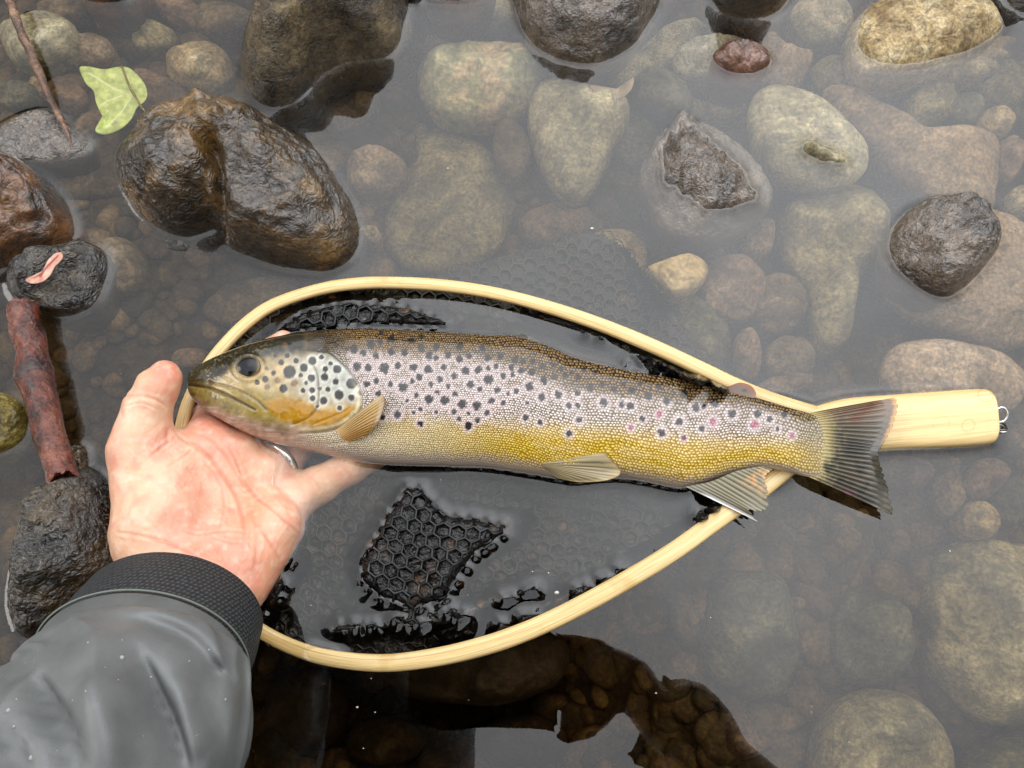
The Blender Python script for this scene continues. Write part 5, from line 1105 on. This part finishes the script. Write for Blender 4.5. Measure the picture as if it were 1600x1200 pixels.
st = mesh_obj('stick', Vs2, Fs2, barkm, origin=P[45]); tag(st, 'short thick wet stick with red bark and two knots, lying on the left', 'stick'); EMERGENT.append(st)
tw = spline([(8, -25, .014), (22, 20, .012), (38, 60, .010), (58, 105, .008), (75, 150, .006), (96, 190, .005), (115, 230, .003)], 60)
P = at(tw[:, 0], tw[:, 1], tw[:, 2]); P = P+.0006*np.stack([vnoise(p3(np.arange(60)/4.0, 0)), vnoise(p3(np.arange(60)/4.0, 5)), 0*np.arange(60)], -1)
v, f = tube(P, np.interp(np.arange(60), [0, 30, 52, 59], [8.2, 7.4, 4.6, 1.4])*PX*(1+.14*vnoise(p3(np.arange(60)/2.2, 9))), 14); o = mesh_obj('twig', v, f, twigm, origin=P[30]); tag(o, 'long thin brown twig slanting in from the top left corner', 'twig'); EMERGENT.append(o)
def leaf(name, pts, z, mat, label, cat, curl=0.0, vein=None, thick=.0004, zfun=None, parent=None):
    pts = spline(pts, 90, True); c = pts.mean(0); nr = 26
    rr = np.linspace(0, 1, nr)[None, :]; x = c[0]+(pts[:, :1]-c[0])*rr; y = c[1]+(pts[:, 1:2]-c[1])*rr
    zz = z+curl*rr**2*fbm(p3(x/30, y/30, 4), 2)+.0004*fbm(p3(x/7, y/7), 3)
    if zfun is not None: zz = zz+zfun(x, y)
    ve = np.zeros_like(x)
    for vn in (vein or []): d, _ = seg_dist(x, y, vn); ve = np.maximum(ve, np.exp(-(d/1.5)**2)); 
    zz = zz+.0005*ve
    P = at(x, y, zz); Q = P.copy(); Q[..., 2] -= thick; V = np.vstack([P.reshape(-1, 3), Q.reshape(-1, 3)]); g = grid_faces(90, nr, wrap_u=True); k = 90*nr
    e = np.arange(90)*nr+nr-1; e2 = np.roll(e, -1); side = np.stack([e, e+k, e2+k, e2], -1)
    org = at(c[0], c[1], z)
    o = mesh_obj(name, V, np.vstack([g[:, ::-1], g+k, side]), mat, parent, origin=None if parent is not None else org, attrs={'vein': np.tile(ve.ravel(), 2)})
    if label: tag(o, label, cat)
    return o
def leaf_mat(name, c1, c2, cv, sc=120):
    m, t, b, _ = new_mat(name); tcx = N(t, 'ShaderNodeTexCoord'); n1 = N(t, 'ShaderNodeTexNoise', ins={'Scale': sc, 'Detail': 6, 'Roughness': .65}); t.links.new(tcx.outputs['Object'], n1.inputs['Vector'])
    r = ramp(t, [(.35, c1), (.65, c2)]); t.links.new(n1.outputs[0], r.inputs[0]); av = N(t, 'ShaderNodeAttribute', attribute_name='vein'); mx = N(t, 'ShaderNodeMix', data_type='RGBA', ins={7: (*cv, 1)}); t.links.new(av.outputs['Fac'], mx.inputs[0]); t.links.new(r.outputs[0], mx.inputs[6]); t.links.new(mx.outputs[2], b.inputs['Base Color']); b.inputs['Roughness'].default_value = .4
    return m
lg = empty('green_leaf', at(175, 155, -.004)); tag(lg, 'yellow green ivy shaped leaf floating at the upper left', 'leaf')
leaf('blade', [(124, 106), (140, 104), (162, 108), (188, 104), (205, 108), (224, 128), (230, 146), (226, 158), (214, 168), (205, 186), (188, 202), (165, 210), (150, 206), (152, 196), (166, 190), (158, 178), (150, 160), (146, 142), (134, 130)],
     -.0018, leaf_mat('pale green leaf', (.20, .25, .05), (.50, .55, .15), (.56, .6, .26), 170), None, None, .0015, [[(206, 150), (180, 140), (140, 115)], [(206, 150), (190, 175), (165, 200)], [(206, 150), (200, 120)], [(190, 150), (165, 160), (158, 165)]], parent=lg,
     zfun=lambda x, y: .0035*ss(25, 0, np.hypot(x-165, y-200)))
v, f = tube(at([190, 197, 205, 211, 218, 228], [103, 122, 141, 150, 163, 177], [.006, .005, .002, .001, .002, .0045]), np.array([2.2, 2, 2.6, 2.4, 1.8, 1.5])*PX, 8); mesh_obj('leaf_stalk', v, f, bark('olive stalk', (.05, .04, .01), (.16, .13, .03), (.24, .12, .05)), lg)
leaf('petal', [(38, 437), (52, 434), (66, 424), (74, 408), (86, 396), (96, 395), (97, 404), (86, 416), (78, 430), (66, 440), (50, 443)], .0205, leaf_mat('pink cream petal', (.50, .16, .12), (.66, .46, .33), (.35, .05, .05), 200), 'curled pink and cream petal lying on the small blackish rock', 'petal', .001, [[(90, 400), (75, 415), (62, 432)]], zfun=lambda x, y: .003*ss(60, 95, x))
leaf('dead_leaf', [(258, 377), (266, 374), (282, 376), (295, 384), (290, 390), (274, 390), (262, 386)], .0006, leaf_mat('black dead leaf', (.012, .010, .008), (.04, .034, .026), (.02, .015, .01)), 'small blackish leaf floating just below the cleft rock', 'leaf')
leaf('dead_leaf', [(922, 134), (940, 136), (962, 142), (978, 136), (986, 124), (990, 122), (988, 136), (976, 150), (956, 155), (936, 150)], -.010, leaf_mat('tan dead leaf', (.20, .14, .08), (.34, .26, .17), (.3, .2, .1)), 'tan curled sunken leaf above the pitted grey green stone', 'leaf', zfun=lambda x, y: .008*ss(965, 990, x))
# specks and tiny bubbles floating on the water
def specks():
    parts = []
    spots = [(925, 357, 3.0), (690, 945, 0), (870, 926, 3.2), (857, 895, 1.2), (832, 893, 1.0), (1061, 53, 1.6), (1300, 190, 1), (1000, 60, 1), (558, 1105, 1.6), (586, 1113, 1), (580, 1060, 1), (1484, 861, 1.4), (1025, 1083, 1.2), (700, 263, 1.8), (1030, 140, 1), (960, 120, 1.2), (950, 112, 1), (600, 470, 1.2), (1110, 965, .9)]
    for k in range(70): spots.append((rng.uniform(20, 1580), rng.uniform(20, 1180), rng.uniform(.35, .9)))
    import bmesh
    bm = bmesh.new(); bmesh.ops.create_icosphere(bm, subdivisions=2, radius=1); bv = np.array([q.co[:] for q in bm.verts]); bf = np.array([[q.index for q in f.verts] for f in bm.faces]); bm.free()
    for x, y, r in spots:
        if r <= 0 or poly_sd(np.array(float(x)), np.array(float(y)), FISHPOLY) < 20: continue
        parts.append((bv*np.array([1.1, .8, .6])*r*PX+at(x, y, .0003), bf))
    return join(parts)
v, f = specks(); o = mesh_obj('foam_specks', v, f, simple('pale foam', (.6, .58, .52), .3, .5)); tag(o, 'tiny pale specks and bubbles floating on the water', 'foam', kind='stuff')

# ------------------------------------------------------------------ water
far = [-60, -30, -15, -8, -4, -2, -1.2, -.8, -.6, -.5]
xs = np.array(far+list(np.arange(-.42, .4201, .0013))+[-v for v in far[::-1]]); ys = np.array(far+list(np.arange(-.26, .3301, .0013))+[.4]+[-v for v in far[::-1]])
X, Y = np.meshgrid(xs, ys, indexing='ij'); dep = bpy.context.evaluated_depsgraph_get(); dep.update()
best = np.full(X.shape, .02)
near = (np.abs(X) < .43) & (Y > -.27) & (Y < .335)
# marks of what crosses the surface: triangles near z=0 of each emergent mesh
lines_ = []
for ob in EMERGENT:
    me = ob.data; nv2 = len(me.vertices); co = np.empty(nv2*3, np.float32); me.vertices.foreach_get('co', co); co = co.reshape(-1, 3).astype(float)+np.array(world_loc(ob) if ob.parent is None else (0, 0, 0))
    me.calc_loop_triangles(); tr_ = np.empty(len(me.loop_triangles)*3, np.int32); me.loop_triangles.foreach_get('vertices', tr_); tr_ = tr_.reshape(-1, 3); z = co[tr_][..., 2]
    m_ = (z.min(1) < 0) & (z.max(1) > 0); T3 = co[tr_[m_]]
    pts = []
    for a_, b_ in ((0, 1), (1, 2), (2, 0)):
        za, zb = T3[:, a_, 2], T3[:, b_, 2]; k = (za < 0) != (zb < 0); tq = (za/(za-zb+1e-15))[k]; pts.append(T3[k, a_]+(T3[k, b_]-T3[k, a_])*tq[:, None])
    if pts: lines_.append(np.vstack(pts)[:, :2])
WL = np.vstack(lines_); ii = np.round((WL[:, 0]+.42)/.0013).astype(int); jj = np.round((WL[:, 1]+.26)/.0013).astype(int)
nx_, ny_ = len(np.arange(-.42, .4201, .0013)), len(np.arange(-.26, .3301, .0013))
ok = (ii >= 0) & (jj >= 0) & (ii < nx_) & (jj < ny_)
d2 = np.full((nx_, ny_), 1e9); R_ = 9
WX = WL[ok]; ii, jj = ii[ok], jj[ok]; gx0 = -.42+.0013*np.arange(nx_); gy0 = -.26+.0013*np.arange(ny_)
key = np.unique(np.stack([ii, jj], -1), axis=0, return_index=True)[1]; WX, ii, jj = WX[key], ii[key], jj[key]
for di in range(-R_, R_+1):
    for dj in range(-R_, R_+1):
        a_, b_ = ii+di, jj+dj; k = (a_ >= 0) & (b_ >= 0) & (a_ < nx_) & (b_ < ny_)
        dd = (gx0[a_[k]]-WX[k, 0])**2+(gy0[b_[k]]-WX[k, 1])**2; np.minimum.at(d2, (a_[k], b_[k]), dd)
dist = np.sqrt(d2); men = .0017*np.exp(-dist/.0030)
Zw = np.zeros(X.shape); i0 = len(far); Zw[i0:i0+nx_, i0:i0+ny_] = men
Zw += .00010*fbm(p3(X*14, Y*14), 2)*(np.hypot(X, Y) < 1)
# a few ripples
wm, t, b, out = new_mat('water'); t.nodes.remove(b); L = t.links.new
gl = N(t, 'ShaderNodeBsdfGlossy', ins={'Roughness': .0, 'Color': (1, 1, 1, 1)}); tr = N(t, 'ShaderNodeBsdfTransparent', ins={'Color': (.97, .95, .91, 1)})
ge = N(t, 'ShaderNodeNewGeometry'); dn = N(t, 'ShaderNodeVectorMath', operation='DOT_PRODUCT'); L(ge.outputs['Incoming'], dn.inputs[0])
ab = N(t, 'ShaderNodeMath', operation='ABSOLUTE'); L(dn.outputs['Value'], ab.inputs[0]); om = N(t, 'ShaderNodeMath', operation='SUBTRACT', ins={0: 1.0}); L(ab.outputs[0], om.inputs[1])
pw = N(t, 'ShaderNodeMath', operation='POWER', ins={1: 5.0}); L(om.outputs[0], pw.inputs[0]); fr = N(t, 'ShaderNodeMath', operation='MULTIPLY_ADD', use_clamp=True, ins={1: .9, 2: .053}); L(pw.outputs[0], fr.inputs[0]); mxs = N(t, 'ShaderNodeMixShader')
tcx = N(t, 'ShaderNodeTexCoord'); n1 = N(t, 'ShaderNodeTexNoise', ins={'Scale': 9, 'Detail': 2, 'Roughness': .4}); L(tcx.outputs['Object'], n1.inputs['Vector'])
bp = N(t, 'ShaderNodeBump', ins={'Strength': .10, 'Distance': .02}); L(n1.outputs[0], bp.inputs['Height']); L(bp.outputs[0], gl.inputs['Normal']); L(bp.outputs[0], dn.inputs[1])
va = N(t, 'ShaderNodeVolumeAbsorption', ins={'Color': (.60, .54, .40, 1), 'Density': 26.0}); L(va.outputs[0], out.inputs['Volume']); L(fr.outputs[0], mxs.inputs[0]); L(tr.outputs[0], mxs.inputs[1]); L(gl.outputs[0], mxs.inputs[2]); L(mxs.outputs[0], out.inputs[0])
top = np.stack([X, Y, Zw], -1).reshape(-1, 3); nx2, ny2 = X.shape; id_ = np.arange(nx2*ny2).reshape(nx2, ny2)
rim = np.concatenate([id_[:, 0], id_[-1, 1:], id_[-2::-1, -1], id_[0, -2:0:-1]]); low_ = top[rim]*[1, 1, 0]+[0, 0, -.6]; nb_ = len(top)+np.arange(len(rim))
wf = [tuple(q) for q in grid_faces(nx2, ny2).tolist()]+[(int(rim[i]), int(nb_[i]), int(nb_[(i+1) % len(rim)]), int(rim[(i+1) % len(rim)])) for i in range(len(rim))]+[tuple(int(q) for q in nb_[::-1])]
water = mesh_obj('water', np.vstack([top, low_]), wf, wm); tag(water, kind='structure')
bpy.data.objects.remove(hand_only)
